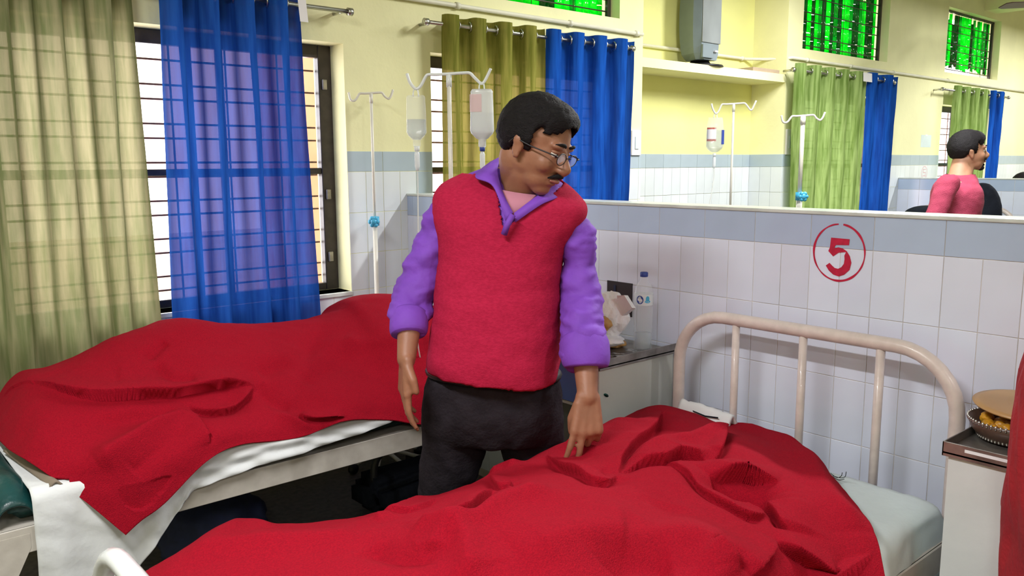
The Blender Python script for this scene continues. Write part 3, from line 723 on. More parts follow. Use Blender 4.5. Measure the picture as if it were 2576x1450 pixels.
# green vinyl showing beyond the blanket and a brown strip of cloth under it
def vin(u, v):
    y = 3.15 - (3.15 - 2.50) * u; a = v * PI
    rad = .042 + .003 * math.sin(u * 9)
    x = .372 + rad * 1.0 * -math.cos(a) * 1.0; z = .600 + rad * math.sin(a) * .8
    if u > .8: z -= ((u - .8) / .2) ** 2 * .05
    return (x, y, z)
cloth_sheet('vinyl_sheet', vin, 40, 16, 'rexine', 'dark green vinyl sheet rolled over the foot end of the left bed', 'vinyl sheet', .006)
def foot_linen(u, v):
    y = 3.2 - .68 * u; x = .325 - .13 * v + .01 * fbm((u, v, 5.), 4); z = .60 - .05 * v - (.04 if u > .95 else 0)
    return (x, y, z)
cloth_sheet('folded_sheet', foot_linen, 20, 10, 'sheet', 'white folded linen at the far left edge beyond the green vinyl', 'folded linen', .02)
def strip(u, v):
    y = 2.86 - .36 * u; x = .41 + .03 * v + .05 * u; z = .635 + .012 * math.sin(v * PI) - .02 * u
    return (x, y, z)
cloth_sheet('cloth_strip', strip, 16, 8, 'brown_cloth', 'brown strip of cloth peeping from under the blanket of the left bed', 'cloth', .006)

# ------------------------------------------------------------------ blankets
NET1=np.array([
 # u=0 foot edge ; rows far->near
 [(.48,3.44,.63),(.43,3.25,.66),(.405,3.02,.665),(.41,2.78,.665),(.44,2.60,.66),(.53,2.48,.57),(.625,2.425,.45)],
 [(.55,3.45,.65),(.52,3.25,.78),(.50,3.02,.80),(.49,2.78,.755),(.51,2.60,.705),(.58,2.48,.615),(.67,2.425,.48)],
 [(.68,3.45,.65),(.64,3.25,.79),(.62,3.02,.84),(.60,2.78,.79),(.62,2.60,.715),(.67,2.47,.65),(.74,2.425,.515)],
 [(.86,3.45,.66),(.84,3.25,.83),(.83,3.02,.915),(.82,2.80,.84),(.83,2.62,.74),(.85,2.48,.68),(.875,2.44,.605)],
 [(1.03,3.45,.66),(1.02,3.25,.85),(1.02,3.02,.952),(1.01,2.80,.86),(1.0,2.62,.74),(1.0,2.50,.675),(1.0,2.465,.625)],
 [(1.22,3.45,.66),(1.21,3.25,.83),(1.21,3.02,.905),(1.20,2.80,.83),(1.20,2.62,.72),(1.20,2.52,.65),(1.20,2.475,.60)],
 [(1.46,3.45,.66),(1.45,3.25,.81),(1.45,3.02,.885),(1.43,2.80,.82),(1.42,2.62,.73),(1.40,2.51,.67),(1.39,2.47,.618)],
 [(1.66,3.45,.66),(1.66,3.25,.83),(1.66,3.02,.895),(1.62,2.80,.83),(1.58,2.62,.72),(1.56,2.51,.65),(1.55,2.47,.585)],
 [(1.74,3.45,.68),(1.74,3.25,.87),(1.74,3.02,.944),(1.72,2.80,.88),(1.70,2.62,.75),(1.70,2.50,.64),(1.70,2.455,.54)],
 [(1.95,3.45,.68),(1.95,3.25,.87),(1.95,3.02,.940),(1.94,2.80,.90),(1.92,2.62,.76),(1.92,2.50,.64),(1.92,2.45,.53)],
 [(2.19,3.45,.66),(2.19,3.25,.78),(2.19,3.02,.82),(2.19,2.80,.79),(2.19,2.62,.72),(2.19,2.50,.64),(2.19,2.45,.53)],
])
NET5=np.array([
 # u from foot to head; rows far (Y~1.75) -> near
 [(.50,1.78,.64),(.47,1.70,.67),(.46,1.50,.70),(.46,1.25,.70),(.46,1.00,.69),(.48,.82,.66),(.50,.74,.50)],
 [(.68,1.775,.69),(.66,1.68,.715),(.66,1.48,.72),(.66,1.25,.74),(.66,1.00,.72),(.66,.82,.67),(.66,.74,.50)],
 [(.80,1.765,.645),(.80,1.66,.69),(.80,1.46,.735),(.80,1.25,.76),(.80,1.00,.74),(.80,.82,.68),(.80,.74,.50)],
 [(1.03,1.75,.61),(1.02,1.65,.66),(1.00,1.45,.745),(.98,1.25,.79),(.97,1.00,.76),(.97,.82,.69),(.97,.74,.50)],
 [(1.25,1.75,.605),(1.24,1.65,.66),(1.20,1.45,.745),(1.16,1.25,.80),(1.14,1.00,.77),(1.14,.82,.69),(1.14,.74,.50)],
 [(1.50,1.75,.615),(1.47,1.64,.68),(1.43,1.45,.73),(1.38,1.25,.78),(1.34,1.00,.76),(1.32,.82,.68),(1.32,.73,.48)],
 [(1.74,1.75,.64),(1.68,1.64,.70),(1.62,1.46,.74),(1.56,1.25,.76),(1.50,1.02,.74),(1.46,.84,.67),(1.45,.72,.46)],
 [(1.95,1.75,.66),(1.90,1.64,.72),(1.84,1.46,.73),(1.76,1.26,.75),(1.64,1.04,.73),(1.56,.86,.67),(1.52,.71,.45)],
 [(2.12,1.76,.675),(2.09,1.64,.715),(2.04,1.46,.71),(1.94,1.27,.73),(1.78,1.05,.72),(1.66,.86,.67),(1.58,.70,.46)],
 [(2.20,1.76,.63),(2.235,1.62,.645),(2.245,1.46,.645),(2.16,1.22,.655),(1.98,1.01,.665),(1.82,.83,.655),(1.66,.685,.52)],
])

FOLDS1 = [
([(0.621, 2.643, 0.736), (0.721, 2.628, 0.737), (0.834, 2.608, 0.734), (0.971, 2.603, 0.732), (1.083, 2.626, 0.735)], -0.02, 0.03, 0.05),
([(0.896, 2.616, 0.74), (0.784, 2.562, 0.713), (0.671, 2.514, 0.684), (0.582, 2.505, 0.655)], 0.03, 0.03, 0.04),
([(0.837, 2.516, 0.699), (0.72, 2.464, 0.651), (0.663, 2.456, 0.62)], -0.012, 0.03, 0.03),
([(0.853, 3.27, 0.819), (0.887, 3.376, 0.731), (0.73, 2.766, 0.811)], -0.012, 0.012, 0.03),
([(0.868, 3.254, 0.832), (0.909, 3.246, 0.843), (0.982, 3.246, 0.852)], 0.02, 0.03, 0.03),
([(0.842, 2.844, 0.864), (0.897, 2.876, 0.891), (0.923, 2.885, 0.9)], -0.014, 0.02, 0.02),
([(0.859, 2.813, 0.852), (0.877, 2.732, 0.811), (0.95, 2.703, 0.798)], -0.014, 0.02, 0.02),
([(1.886, 3.442, 0.689), (1.406, 2.789, 0.816), (1.255, 2.729, 0.789), (1.176, 2.722, 0.789)], -0.018, 0.04, 0.04),
([(1.707, 2.702, 0.816), (1.584, 2.737, 0.794), (1.411, 2.674, 0.759), (1.298, 2.643, 0.737)], -0.016, 0.05, 0.05),
([(1.902, 2.669, 0.806), (1.673, 2.716, 0.815), (1.558, 2.811, 0.827)], 0.02, 0.05, 0.05),
([(1.148, 2.674, 0.76), (1.167, 2.591, 0.703), (1.214, 2.563, 0.682)], -0.014, 0.03, 0.03),
([(1.158, 2.547, 0.674), (1.25, 2.493, 0.626), (1.371, 2.47, 0.618)], 0.012, 0.03, 0.02)]
FOLDS5 = [
([(1.612, 1.619, 0.701), (1.645, 1.54, 0.726), (1.844, 1.614, 0.723)], 0.022, 0.06, 0.06),
([(1.556, 1.319, 0.759), (1.706, 1.339, 0.75), (1.806, 1.335, 0.744), (1.96, 1.356, 0.728)], 0.024, 0.04, 0.03),
([(1.68, 1.267, 0.754), (1.708, 1.221, 0.752), (1.775, 1.226, 0.747)], -0.015, 0.02, 0.03),
([(1.592, 1.103, 0.747), (1.634, 1.076, 0.739), (1.678, 1.038, 0.727), (1.655, 0.981, 0.718)], -0.05, 0.035, 0.04),
([(2.242, 1.515, 0.648), (2.205, 1.317, 0.651), (2.053, 1.124, 0.67), (1.835, 0.94, 0.685), (1.77, 0.836, 0.658)], 0.025, 0.05, 0.05),
([(1.388, 1.684, 0.651), (1.426, 1.683, 0.655), (1.437, 1.644, 0.676)], 0.014, 0.03, 0.02),
([(1.182, 1.246, 0.799), (1.074, 1.254, 0.798), (0.972, 1.237, 0.789), (0.913, 1.279, 0.778), (0.9, 1.326, 0.77)], 0.022, 0.03, 0.04),
([(0.796, 1.36, 0.751), (0.802, 1.288, 0.759), (0.829, 1.228, 0.765), (0.858, 1.237, 0.77)], -0.022, 0.03, 0.03),
([(0.829, 1.228, 0.765), (0.888, 1.237, 0.776), (0.919, 1.237, 0.781), (0.91, 1.19, 0.779), (0.879, 1.141, 0.77), (0.85, 1.101, 0.761)], 0.018, 0.03, 0.03),
([(0.951, 1.091, 0.775), (1.082, 1.062, 0.782), (1.22, 1.007, 0.77), (1.305, 0.936, 0.746), (1.291, 0.861, 0.715)], 0.026, 0.08, 0.05),
([(1.086, 0.953, 0.757), (1.136, 0.96, 0.76), (1.198, 0.915, 0.744)], -0.025, 0.05, 0.04),
([(0.636, 1.668, 0.714), (0.7, 1.774, 0.688), (0.714, 1.719, 0.7), (0.71, 1.624, 0.717)], 0.006, 0.02, 0.02),
([(0.557, 1.677, 0.696), (0.689, 1.542, 0.72), (0.809, 1.429, 0.741)], 0.014, 0.05, 0.04),
([(1.151, 1.689, 0.637), (0.953, 1.499, 0.728), (0.891, 1.493, 0.73)], 0.012, 0.03, 0.03),
([(1.39, 1.074, 0.768), (1.246, 1.007, 0.769), (1.188, 1.043, 0.779)], -0.014, 0.06, 0.06)]
LIPS1 = [
([(0.457, 3.153, 0.732), (0.618, 2.785, 0.796), (0.827, 2.69, 0.78), (0.949, 2.676, 0.779), (1.058, 2.681, 0.777), (1.139, 2.667, 0.757)], 0.026, 0.06, 0.05, 0.022, 1),
([(1.139, 2.667, 0.757), (1.064, 2.615, 0.73), (0.986, 2.592, 0.725), (0.896, 2.616, 0.74)], 0.02, 0.035, 0.03, 0.014, -1),
([(0.896, 2.621, 0.743), (0.89, 2.515, 0.698), (0.89, 2.457, 0.648)], 0.012, 0.03, 0.02, 0.012, -1),
([(1.233, 2.533, 0.661), (1.26, 2.506, 0.642), (1.372, 2.478, 0.629)], 0.014, 0.03, 0.02, 0.016, 1),
([(0.769, 2.942, 0.886), (0.885, 3.361, 0.745), (0.74, 2.79, 0.823)], 0.012, 0.04, 0.02, 0.01, 1)]
LIPS5 = [
([(2.024, 1.608, 0.725), (1.887, 1.532, 0.727), (1.749, 1.468, 0.735), (1.61, 1.4, 0.749), (1.499, 1.327, 0.761), (1.415, 1.254, 0.776)], 0.024, 0.06, 0.035, 0.022, -1),
([(1.507, 1.599, 0.697), (1.435, 1.457, 0.728), (1.376, 1.333, 0.767), (1.337, 1.237, 0.785), (1.406, 1.246, 0.777)], 0.018, 0.04, 0.03, 0.022, 1),
([(1.432, 1.262, 0.774), (1.532, 1.287, 0.762), (1.606, 1.272, 0.757), (1.677, 1.283, 0.754), (1.72, 1.246, 0.752), (1.715, 1.205, 0.75)], 0.022, 0.04, 0.025, 0.022, 1),
([(2.049, 1.396, 0.707), (1.85, 1.265, 0.744), (1.737, 1.207, 0.748)], 0.022, 0.03, 0.02, 0.014, -1),
([(1.606, 1.272, 0.757), (1.582, 1.17, 0.755), (1.532, 1.071, 0.747), (1.531, 1.01, 0.734), (1.549, 0.972, 0.723), (1.603, 0.968, 0.717)], 0.016, 0.028, 0.03, 0.018, 1),
([(1.62, 1.139, 0.749), (1.68, 1.129, 0.744), (1.728, 1.103, 0.737), (1.758, 1.035, 0.72)], 0.03, 0.05, 0.05, 0.03, 1),
([(1.701, 1.027, 0.724), (1.648, 0.967, 0.715), (1.601, 0.923, 0.705), (1.583, 0.902, 0.697)], 0.026, 0.06, 0.022, 0.026, 1),
([(1.514, 0.889, 0.697), (1.548, 0.861, 0.673), (1.59, 0.829, 0.636), (1.621, 0.801, 0.606)], 0.02, 0.05, 0.025, 0.02, 1),
([(1.514, 0.889, 0.697), (1.44, 0.868, 0.696), (1.369, 0.85, 0.698), (1.33, 0.839, 0.696)], 0.016, 0.04, 0.02, 0.014, -1),
([(1.341, 1.643, 0.669), (1.179, 1.406, 0.762), (1.227, 1.42, 0.754)], 0.014, 0.03, 0.02, 0.014, 1),
([(1.152, 1.398, 0.765), (1.048, 1.34, 0.782), (0.982, 1.279, 0.788), (0.943, 1.263, 0.784)], 0.02, 0.04, 0.03, 0.018, -1),
([(1.295, 0.914, 0.739), (1.3, 0.887, 0.728), (1.304, 0.849, 0.707)], 0.016, 0.06, 0.03, 0.012, -1),
([(1.063, 1.497, 0.728), (0.966, 1.451, 0.744), (0.918, 1.508, 0.725)], 0.008, 0.03, 0.02, 0.006, -1)]

def interp(net,u,v):
    # catmull-rom tensor; u,v arrays in [0,1]
    def w(t):
        return np.stack([-.5*t+t*t-.5*t**3,1-2.5*t*t+1.5*t**3,.5*t+2*t*t-1.5*t**3,-.5*t*t+.5*t**3],-1)
    n,m=net.shape[:2]
    P=np.pad(net,((1,1),(1,1),(0,0)),mode='edge').astype(float)
    P[0]=2*P[1]-P[2]; P[-1]=2*P[-2]-P[-3]; P[:,0]=2*P[:,1]-P[:,2]; P[:,-1]=2*P[:,-2]-P[:,-3]
    a=u*(n-1); i=np.minimum(a.astype(int),n-2); wu=w(a-i)
    b=v*(m-1); j=np.minimum(b.astype(int),m-2); wv=w(b-j)
    out=np.zeros(u.shape+(3,))
    for p in range(4):
        for q_ in range(4): out+=P[i+p,j+q_]*(wu[...,p]*wv[...,q_])[...,None]
    return out

def blanket(name, net, folds, lips, nu, nv, label, seed, minz):
    U, V = np.meshgrid(np.linspace(0, 1, nu + 1), np.linspace(0, 1, nv + 1), indexing='ij')
    S = interp(np.array(net, float), U, V)
    du = np.gradient(S, axis=0); dv = np.gradient(S, axis=1)
    N = np.cross(du, dv); N /= np.linalg.norm(N, axis=2, keepdims=True) + 1e-9
    N *= np.where(N[..., 2:3] < -.2, -1, 1)
    if N[..., 2].mean() < 0: N = -N
    D = np.zeros(U.shape)
    for pts, h, wl_, wr_ in folds:
        P = np.array(cr([(p[0], p[1], p[2]) for p in pts], 6)) if len(pts) > 2 else np.array([pts[0], pts[-1]], float)
        best = np.full(U.shape, 9.); side = np.ones(U.shape); tpar = np.zeros(U.shape); K = len(P) - 1
        for i in range(K):
            a, b = P[i], P[i + 1]; ab = b - a; L2 = ab @ ab + 1e-12
            t = np.clip(((S - a) @ ab) / L2, 0, 1); q = S - (a + t[..., None] * ab); d = np.sqrt((q ** 2).sum(-1))
            crs = ab[0] * (S[..., 1] - a[1]) - ab[1] * (S[..., 0] - a[0])
            m = d < best; best = np.where(m, d, best); side = np.where(m, np.sign(crs), side); tpar = np.where(m, (i + t) / K, tpar)
        w_ = np.where(side > 0, wl_, wr_)
        # image-left side of the line is the side of its first width
        taper = np.clip(np.minimum(tpar, 1 - tpar) * 5 + .35, 0, 1)
        D += h * 1.3 * taper * np.exp(-(best / w_) ** 1.7)
    nz = np.array([[fbm(tuple(S[i, j]), 3.2, seed) * .010 + fbm(tuple(S[i, j]), 9, seed + 3) * .0035 for j in range(nv + 1)] for i in range(nu + 1)])
    lat_off = np.zeros(S.shape); S0 = S.copy()
    for pts, h, w1, w2, lat, sg in lips:          # a rolled lip lying over its neighbour, with a slit beneath
        P = np.array(cr(pts, 6)); K = len(P) - 1
        best = np.full(U.shape, 9.); side = np.zeros(U.shape); tpar = np.zeros(U.shape); nrm = np.zeros(S.shape)
        for i in range(K):
            a, b = P[i], P[i + 1]; ab = b - a; L2 = ab @ ab + 1e-12
            t = np.clip(((S0 - a) @ ab) / L2, 0, 1); q = S0 - (a + t[..., None] * ab); d = np.sqrt((q ** 2).sum(-1))
            crs = (ab[0] * (S0[..., 1] - a[1]) - ab[1] * (S0[..., 0] - a[0])) / math.sqrt(L2)
            m = d < best; best = np.where(m, d, best); side = np.where(m, crs * sg, side); tpar = np.where(m, (i + t) / K, tpar)
            n_ = np.array([ab[1], -ab[0], 0.]) * sg / math.sqrt(ab[0] ** 2 + ab[1] ** 2 + 1e-12)
            nrm = np.where(m[..., None], n_, nrm)
        sd_ = np.sign(side) * best; k = np.clip((sd_ + .004) / .008, 0, 1); k = k * k * (3 - 2 * k)
        taper = np.clip(np.minimum(tpar, 1 - tpar) * 4, 0, 1)
        D += taper * (k * h * np.exp(-(best / w1) ** 2) - (1 - k) * h * 1.0 * np.exp(-(best / w2) ** 2))
        lat_off += nrm * (taper * k * lat * np.exp(-(best / (w1 * .55)) ** 2))[..., None]
    S = S + N * (D + nz)[..., None] + lat_off
    ins = (S[..., 1] > minz[0]) & (S[..., 1] < minz[1])
    S[..., 2] = np.where(ins, np.maximum(S[..., 2], minz[2]), S[..., 2])
    vs = S.reshape(-1, 3); fs = [(i * (nv + 1) + j, (i + 1) * (nv + 1) + j, (i + 1) * (nv + 1) + j + 1, i * (nv + 1) + j + 1) for i in range(nu) for j in range(nv)]
    o = pyd(name, vs, fs, 'red_wool', smooth=True)
    sd = o.modifiers.new('thick', 'SOLIDIFY'); sd.thickness = .007; sd.offset = 1 
    return tag(o, label, 'blanket', 'red hospital blankets')
blanket('wool_blanket', NET1, FOLDS1, LIPS1, 330, 230, 'red wool blanket on the left bed, one corner hanging in a point', 3.1, (2.50, 3.4, .632))
blanket('wool_blanket', NET5, FOLDS5, LIPS5, 380, 270, 'heaped red wool blanket on the front bed, pinched by the man in the red vest', 8.4, (.79, 1.7, .632))

# ------------------------------------------------------------------ bedside lockers and what stands on them
def locker(x0, x1, y0, y1, h, label, blue, m):
    r = empty('bedside_locker', ((x0 + x1) / 2, (y0 + y1) / 2, 0), label, 'bedside locker', 'bedside lockers')
    t = .012; zt = h - .03
    def b(n, *a, mm=m, bev=.002): return loc_child(box(n, *a, mm, bev=bev, seg=1), r)
    b('side_panel', x0, x1, y0, y0 + t, .08, zt); b('side_panel', x0, x1, y1 - t, y1, .08, zt)
    b('back_panel', x1 - t, x1, y0 + t, y1 - t, .08, zt); b('bottom_panel', x0, x1 - t, y0 + t, y1 - t, .08, .092)
    b('shelf', x0 + .01, x1 - t, y0 + t, y1 - t, .66, .672)
    if blue:
        b('drawer', x0 - .004, x0 + .02, y0 + t + .003, y1 - t - .003, .678, zt - .005, mm='blue_door')
        b('shelf_divider', x0 + .03, x1 - t, y0 + t, y1 - t, .40, .41)
    else:
        b('front_panel', x0 - .002, x0 + .02, y0, y1, .08, zt - .001, bev=0)
    if blue: b('door', x0 - .003, x0 + .02, y0 + t + .003, y1 - t - .003, .10, .38 if blue else .655, mm='blue_door' if blue else m)
    for x in (x0 + .02, x1 - .02):
        for y in (y0 + .02, y1 - .02): loc_child(tube('leg', [(x, y, 0), (x, y, .085)], .012, 'black', n=8), r)
    e = .012
    b('tray_top', x0 - e, x1, y0 - e, y1 + e, zt, zt + .008, mm='steel_dull')
    for n, a in (('tray_rim', (x0 - e, x0 - e + .004, y0 - e, y1 + e)), ('tray_rim', (x0 - e, x1, y0 - e, y0 - e + .004)), ('tray_rim', (x0 - e, x1, y1 + e - .004, y1 + e))):
        b(n, a[0], a[1], a[2], a[3], zt - .005, h, mm='steel_dull', bev=.001)
    return r
L2 = locker(1.982, 2.378, 1.847, 2.235, .85, 'cream bedside locker with blue drawer and water bottle behind the front bed', True, 'locker')
loc_child(lathe('paint_mark', [(.001, 0), (.012, .0005)], 'green_mark', c=(0, 0, 0), n=12, sy=1), L2)
pm = [c for c in L2.children if c.name.startswith('paint_mark')][0]
pm.matrix_parent_inverse = Matrix.Identity(4); pm.location = Vector((2.0165, 1.8455, 0.7219)) - Vector(L2.location); pm.rotation_euler = (PI / 2, .5, 0); pm.scale = (1.1, .45, 1); pm['label'] = 'small dark green paint fleck'
L3 = locker(1.997, 2.378, .345, .738, .85, 'white bedside locker with steel tray top at the right edge, holding the bowl', False, 'locker_white')
loc_child(box('white_streak', 1.9835, 1.985, .40, .70, .835, .842, 'paper'), L3)
# water bottle
WB = (2.285, 1.915, .830)
g = empty('water_bottle', WB, 'clear plastic water bottle with a blue printed band on the cream locker', 'bottle')
pf = [(.012, 0), (.032, .002), (.034, .01), (.0335, .03), (.031, .035), (.0335, .04), (.0325, .06), (.034, .065), (.0315, .085), (.034, .09), (.034, .16), (.0345, .165), (.0345, .205), (.034, .21), (.028, .235), (.016, .252), (.0125, .258), (.0125, .268)]
loc_child(lathe('body', pf, 'bottle', c=WB, n=28), g)
loc_child(lathe('water', [(.01, .004), (.030, .005), (.0305, .06), (.0, .061)], 'liquid', c=WB, n=20), g)
bm = bmesh.new(); n = 20
def band(a0, a1, z0, z1, rad, mm, nm):
    bm = bmesh.new(); prev = None
    for i in range(n + 1):
        a = a0 + (a1 - a0) * i / n; p = [bm.verts.new((WB[0] + rad * math.cos(a), WB[1] + rad * math.sin(a), WB[2] + z)) for z in (z0, z1)]
        if prev: bm.faces.new((prev[0], p[0], p[1], prev[1]))
        prev = p
    return loc_child(from_bm(nm, bm, mm, smooth=True), g)
band(0, 2 * PI, .165, .205, .0350, 'iv_soft', 'label_band')
def disc_on(a, z, ra, rz, mm, nm, rad=.0356):
    bm = bmesh.new(); vs = [bm.verts.new((WB[0] + rad * math.cos(a + ra / rad * math.cos(t)), WB[1] + rad * math.sin(a + ra / rad * math.cos(t)), WB[2] + z + rz * math.sin(t))) for t in [2 * PI * k / 16 for k in range(16)]]
    bm.faces.new(vs); return loc_child(from_bm(nm, bm, mm), g)
av = math.atan2(-WB[1], -WB[0])
disc_on(av - .38, .186, .0135, .0155, 'label_blue', 'printed_roundel'); disc_on(av - .38, .186, .010, .004, 'label_white', 'printed_swoosh', .0359)
disc_on(av + .42, .190, .007, .010, 'cyan', 'printed_drop'); disc_on(av + .42, .180, .011, .005, 'cyan', 'printed_wave', .0358)
loc_child(lathe('cap', [(.0135, .266), (.0145, .268), (.0145, .280), (.012, .283)], 'label_blue', c=WB, n=18), g)
# crumpled paper bag
def crumple(c, r_, seed, flat=1.0):
    bm = bmesh.new(); bmesh.ops.create_icosphere(bm, subdivisions=4, radius=1)
    for v in bm.verts:
        p = v.co.copy(); k = 1 + .22 * fbm(p, 1.2, seed) + .06 * abs(fbm(p, 3, seed + 2))
        v.co = Vector((c[0] + p.x * r_[0] * k, c[1] + p.y * r_[1] * k, c[2] + p.z * r_[2] * k * flat))
    return bm
g = empty('paper_bag', (2.20, 1.98, .830), 'crumpled white paper bag leaning beside the water bottle', 'paper bag')
loc_child(from_bm('bag', crumple((2.20, 1.995, .955), (.055, .062, .085), 4.), 'paper', smooth=False), g)
vs = [(2.19, 2.006, 1.0107), (2.18, 1.9474, 1.0232), (2.17, 1.9406, 1.0365), (2.17, 1.9072, 1.0419), (2.18, 1.8784, 0.9991), (2.2, 1.9507, 0.9512), (2.2, 2.0122, 0.9427)]
vs = [Vector(v) for v in vs]
loc_child(pyd('bag_mouth', vs + [v + Vector((.02, .0, -.003)) for v in vs], [tuple(range(7)), tuple(range(13, 6, -1))] + [(i, i + 7, (i + 1) % 7 + 7, (i + 1) % 7) for i in range(7)], 'paper'), g)
loc_child(from_bm('bag_base', crumple((2.17, 2.01, .868), (.07, .085, .022), 9.), 'paper', smooth=False), g)
for k, (c, r_) in enumerate((((2.2421, 2.0293, 0.842), (.050, .060, .016)), ((2.12, 1.969, 0.9373), (.030, .045, .028)))):
    o = from_bm('flatbread', crumple(c, r_, 20. + k), 'bread', smooth=True)
    tag(o, ['folded tan flatbread lying at the edge of the cream locker', 'tan bread roll showing behind the violet sleeve on the locker'][k], 'bread', 'bread on the locker')
def news(u, v):
    x = 2.12 + .18 * u; y = 1.862 + .09 * v; return (x, y, .8235 + .014 * abs(fbm((x, y, 1.), 14)))
cloth_sheet('newspaper_sheet', news, 18, 12, 'newsprint', 'crumpled printed paper under the water bottle', 'paper', .002)
# dark recess plate on the partition
g = empty('switch_panel', (PX, 2.12, .98), 'black square opening in the tiles behind the paper bag', 'switch panel')
loc_child(box('panel', PX - .004, PX + .006, 2.058, 2.186, .915, 1.045, 'black'), g)
loc_child(box('panel_edge', PX - .006, PX - .002, 2.140, 2.15, .92, 1.03, 'navy'), g)
# bowl with tan lid
BC = (2.185, .660, .828)
g = empty('food_bowl', BC, 'patterned bowl of yellow curry under a tan lid on the white locker', 'bowl')
loc_child(lathe('bowl', [(.04, .0), (.078, .005), (.098, .028), (.107, .052), (.102, .053), (.092, .030), (.07, .014), (.01, .010)], 'bowl_in', c=BC, n=36), g)
bm = bmesh.new()
for k in range(60):
    a = 2 * PI * k / 60; r1 = .079
    ell_bm(bm, (BC[0] + .082 * math.cos(a), BC[1] + .082 * math.sin(a), BC[2] + .012), (.004, .004, .006), seg=8)
    ell_bm(bm, (BC[0] + .104 * math.cos(a), BC[1] + .104 * math.sin(a), BC[2] + .05), (.0035, .0035, .006), seg=8)
tag(loc_child(from_bm('beaded_rim', bm, 'steel', smooth=True), g), kind='stuff')
for k in range(14):
    a = 2.4 * k; rr = .018 * math.sqrt(k) * .95
    loc_child(from_bm('potato_piece', crumple((BC[0] - .022 + rr * math.cos(a), BC[1] + .01 + rr * math.sin(a), BC[2] + .036 + .004 * (k % 3)), (.018, .015, .013), 30. + k), 'food', smooth=True), g)
LC = Vector((2.230, .650, .908)); R3 = Matrix.Rotation(math.radians(4), 3, Vector((.75, -.65, 0)))
bm = bmesh.new(); lathe_bm(bm, [(.0, .008), (.05, .007), (.105, .004), (.122, .0), (.120, -.004), (.05, .001), (.0, .002)], n=40)
for v in bm.verts: v.co = LC + R3 @ v.co
bmesh.ops.remove_doubles(bm, verts=bm.verts, dist=.0001)
loc_child(from_bm('lid', bm, 'lid', smooth=True), g)
loc_child(lathe('lid_knob', [(.006, 0), (.009, .008), (.014, .018), (.014, .028), (.006, .034)], 'black', c=LC + Vector((0, 0, .008)), n=16), g)
loc_child(tube('lid_prop', [(2.26, .70, .868), LC + Vector((.05, .04, -.004))], .004, 'steel', n=6), g)
# printed packet at the head of the front bed, hair strands on the sheet
def packet(u, v):
    x = 2.17 + .055 * v; y = 1.665 - .20 * u; z = .655 + .055 * math.sin(PI * min(1, v * 1.0)) * (1 - .25 * u) + .008 * fbm((u * 2, v * 2, 7.), 2)
    return (x, y, z)
g = cloth_sheet('printed_packet', packet, 24, 12, 'sheet', 'white printed packet lying at the head of the front bed by the headboard', 'packet', .012)
loc = pyd('print_stroke', [(2.168, 1.60, .690), (2.168, 1.55, .683), (2.168, 1.50, .689), (2.168, 1.50, .694), (2.168, 1.55, .688), (2.168, 1.60, .694)], [(0, 1, 4, 5), (1, 2, 3, 4)], 'black_cloth'); loc.parent = g
HS = [[(2.1283, 1.0874, 0.628), (2.126, 1.0628, 0.63), (2.1188, 1.047, 0.64), (2.1051, 1.0376, 0.66)], [(2.1362, 1.0977, 0.63), (2.1205, 1.0716, 0.63), (2.1257, 1.0618, 0.635), (2.1164, 1.0543, 0.65)], [(2.1227, 1.0844, 0.628), (2.1129, 1.0617, 0.628), (2.1299, 1.0543, 0.628)]]
g = empty('wire_strand', HS[0][0], 'thin dark strands curling on the bare sheet beside the heaped blanket', 'strands')
for h in HS: loc_child(tube('strand', h, .0010, 'black', n=5, smooth_path=6), g)
# things under the left bed
g = empty('carry_bag', (1.95, 3.0, 0), 'dark bag with an arched handle under the left bed', 'bag')
bm = bmesh.new(); bbox(bm, 1.72, 2.12, 2.88, 3.12, .0, .16); bmesh.ops.bevel(bm, geom=bm.edges[:], offset=.05, segments=4, affect='EDGES'); loc_child(from_bm('bag_body', bm, 'black_cloth', smooth=True), g)
loc_child(tube('handle', [(1.78, 2.98, .14), (1.80, 2.98, .24), (1.92, 2.98, .29), (2.04, 2.98, .24), (2.06, 2.98, .14)], .016, 'black', n=10, smooth_path=6), g)
g = empty('cloth_bundle', (1.15, 3.05, 0), 'navy cloth bundle on the floor under the left bed', 'bundle')
bm = crumple((1.10, 3.05, .12), (.22, .20, .13), 5.5); 
for v in bm.verts: v.co.z = max(v.co.z, .002)
loc_child(from_bm('bundle', bm, 'navy', smooth=True), g)

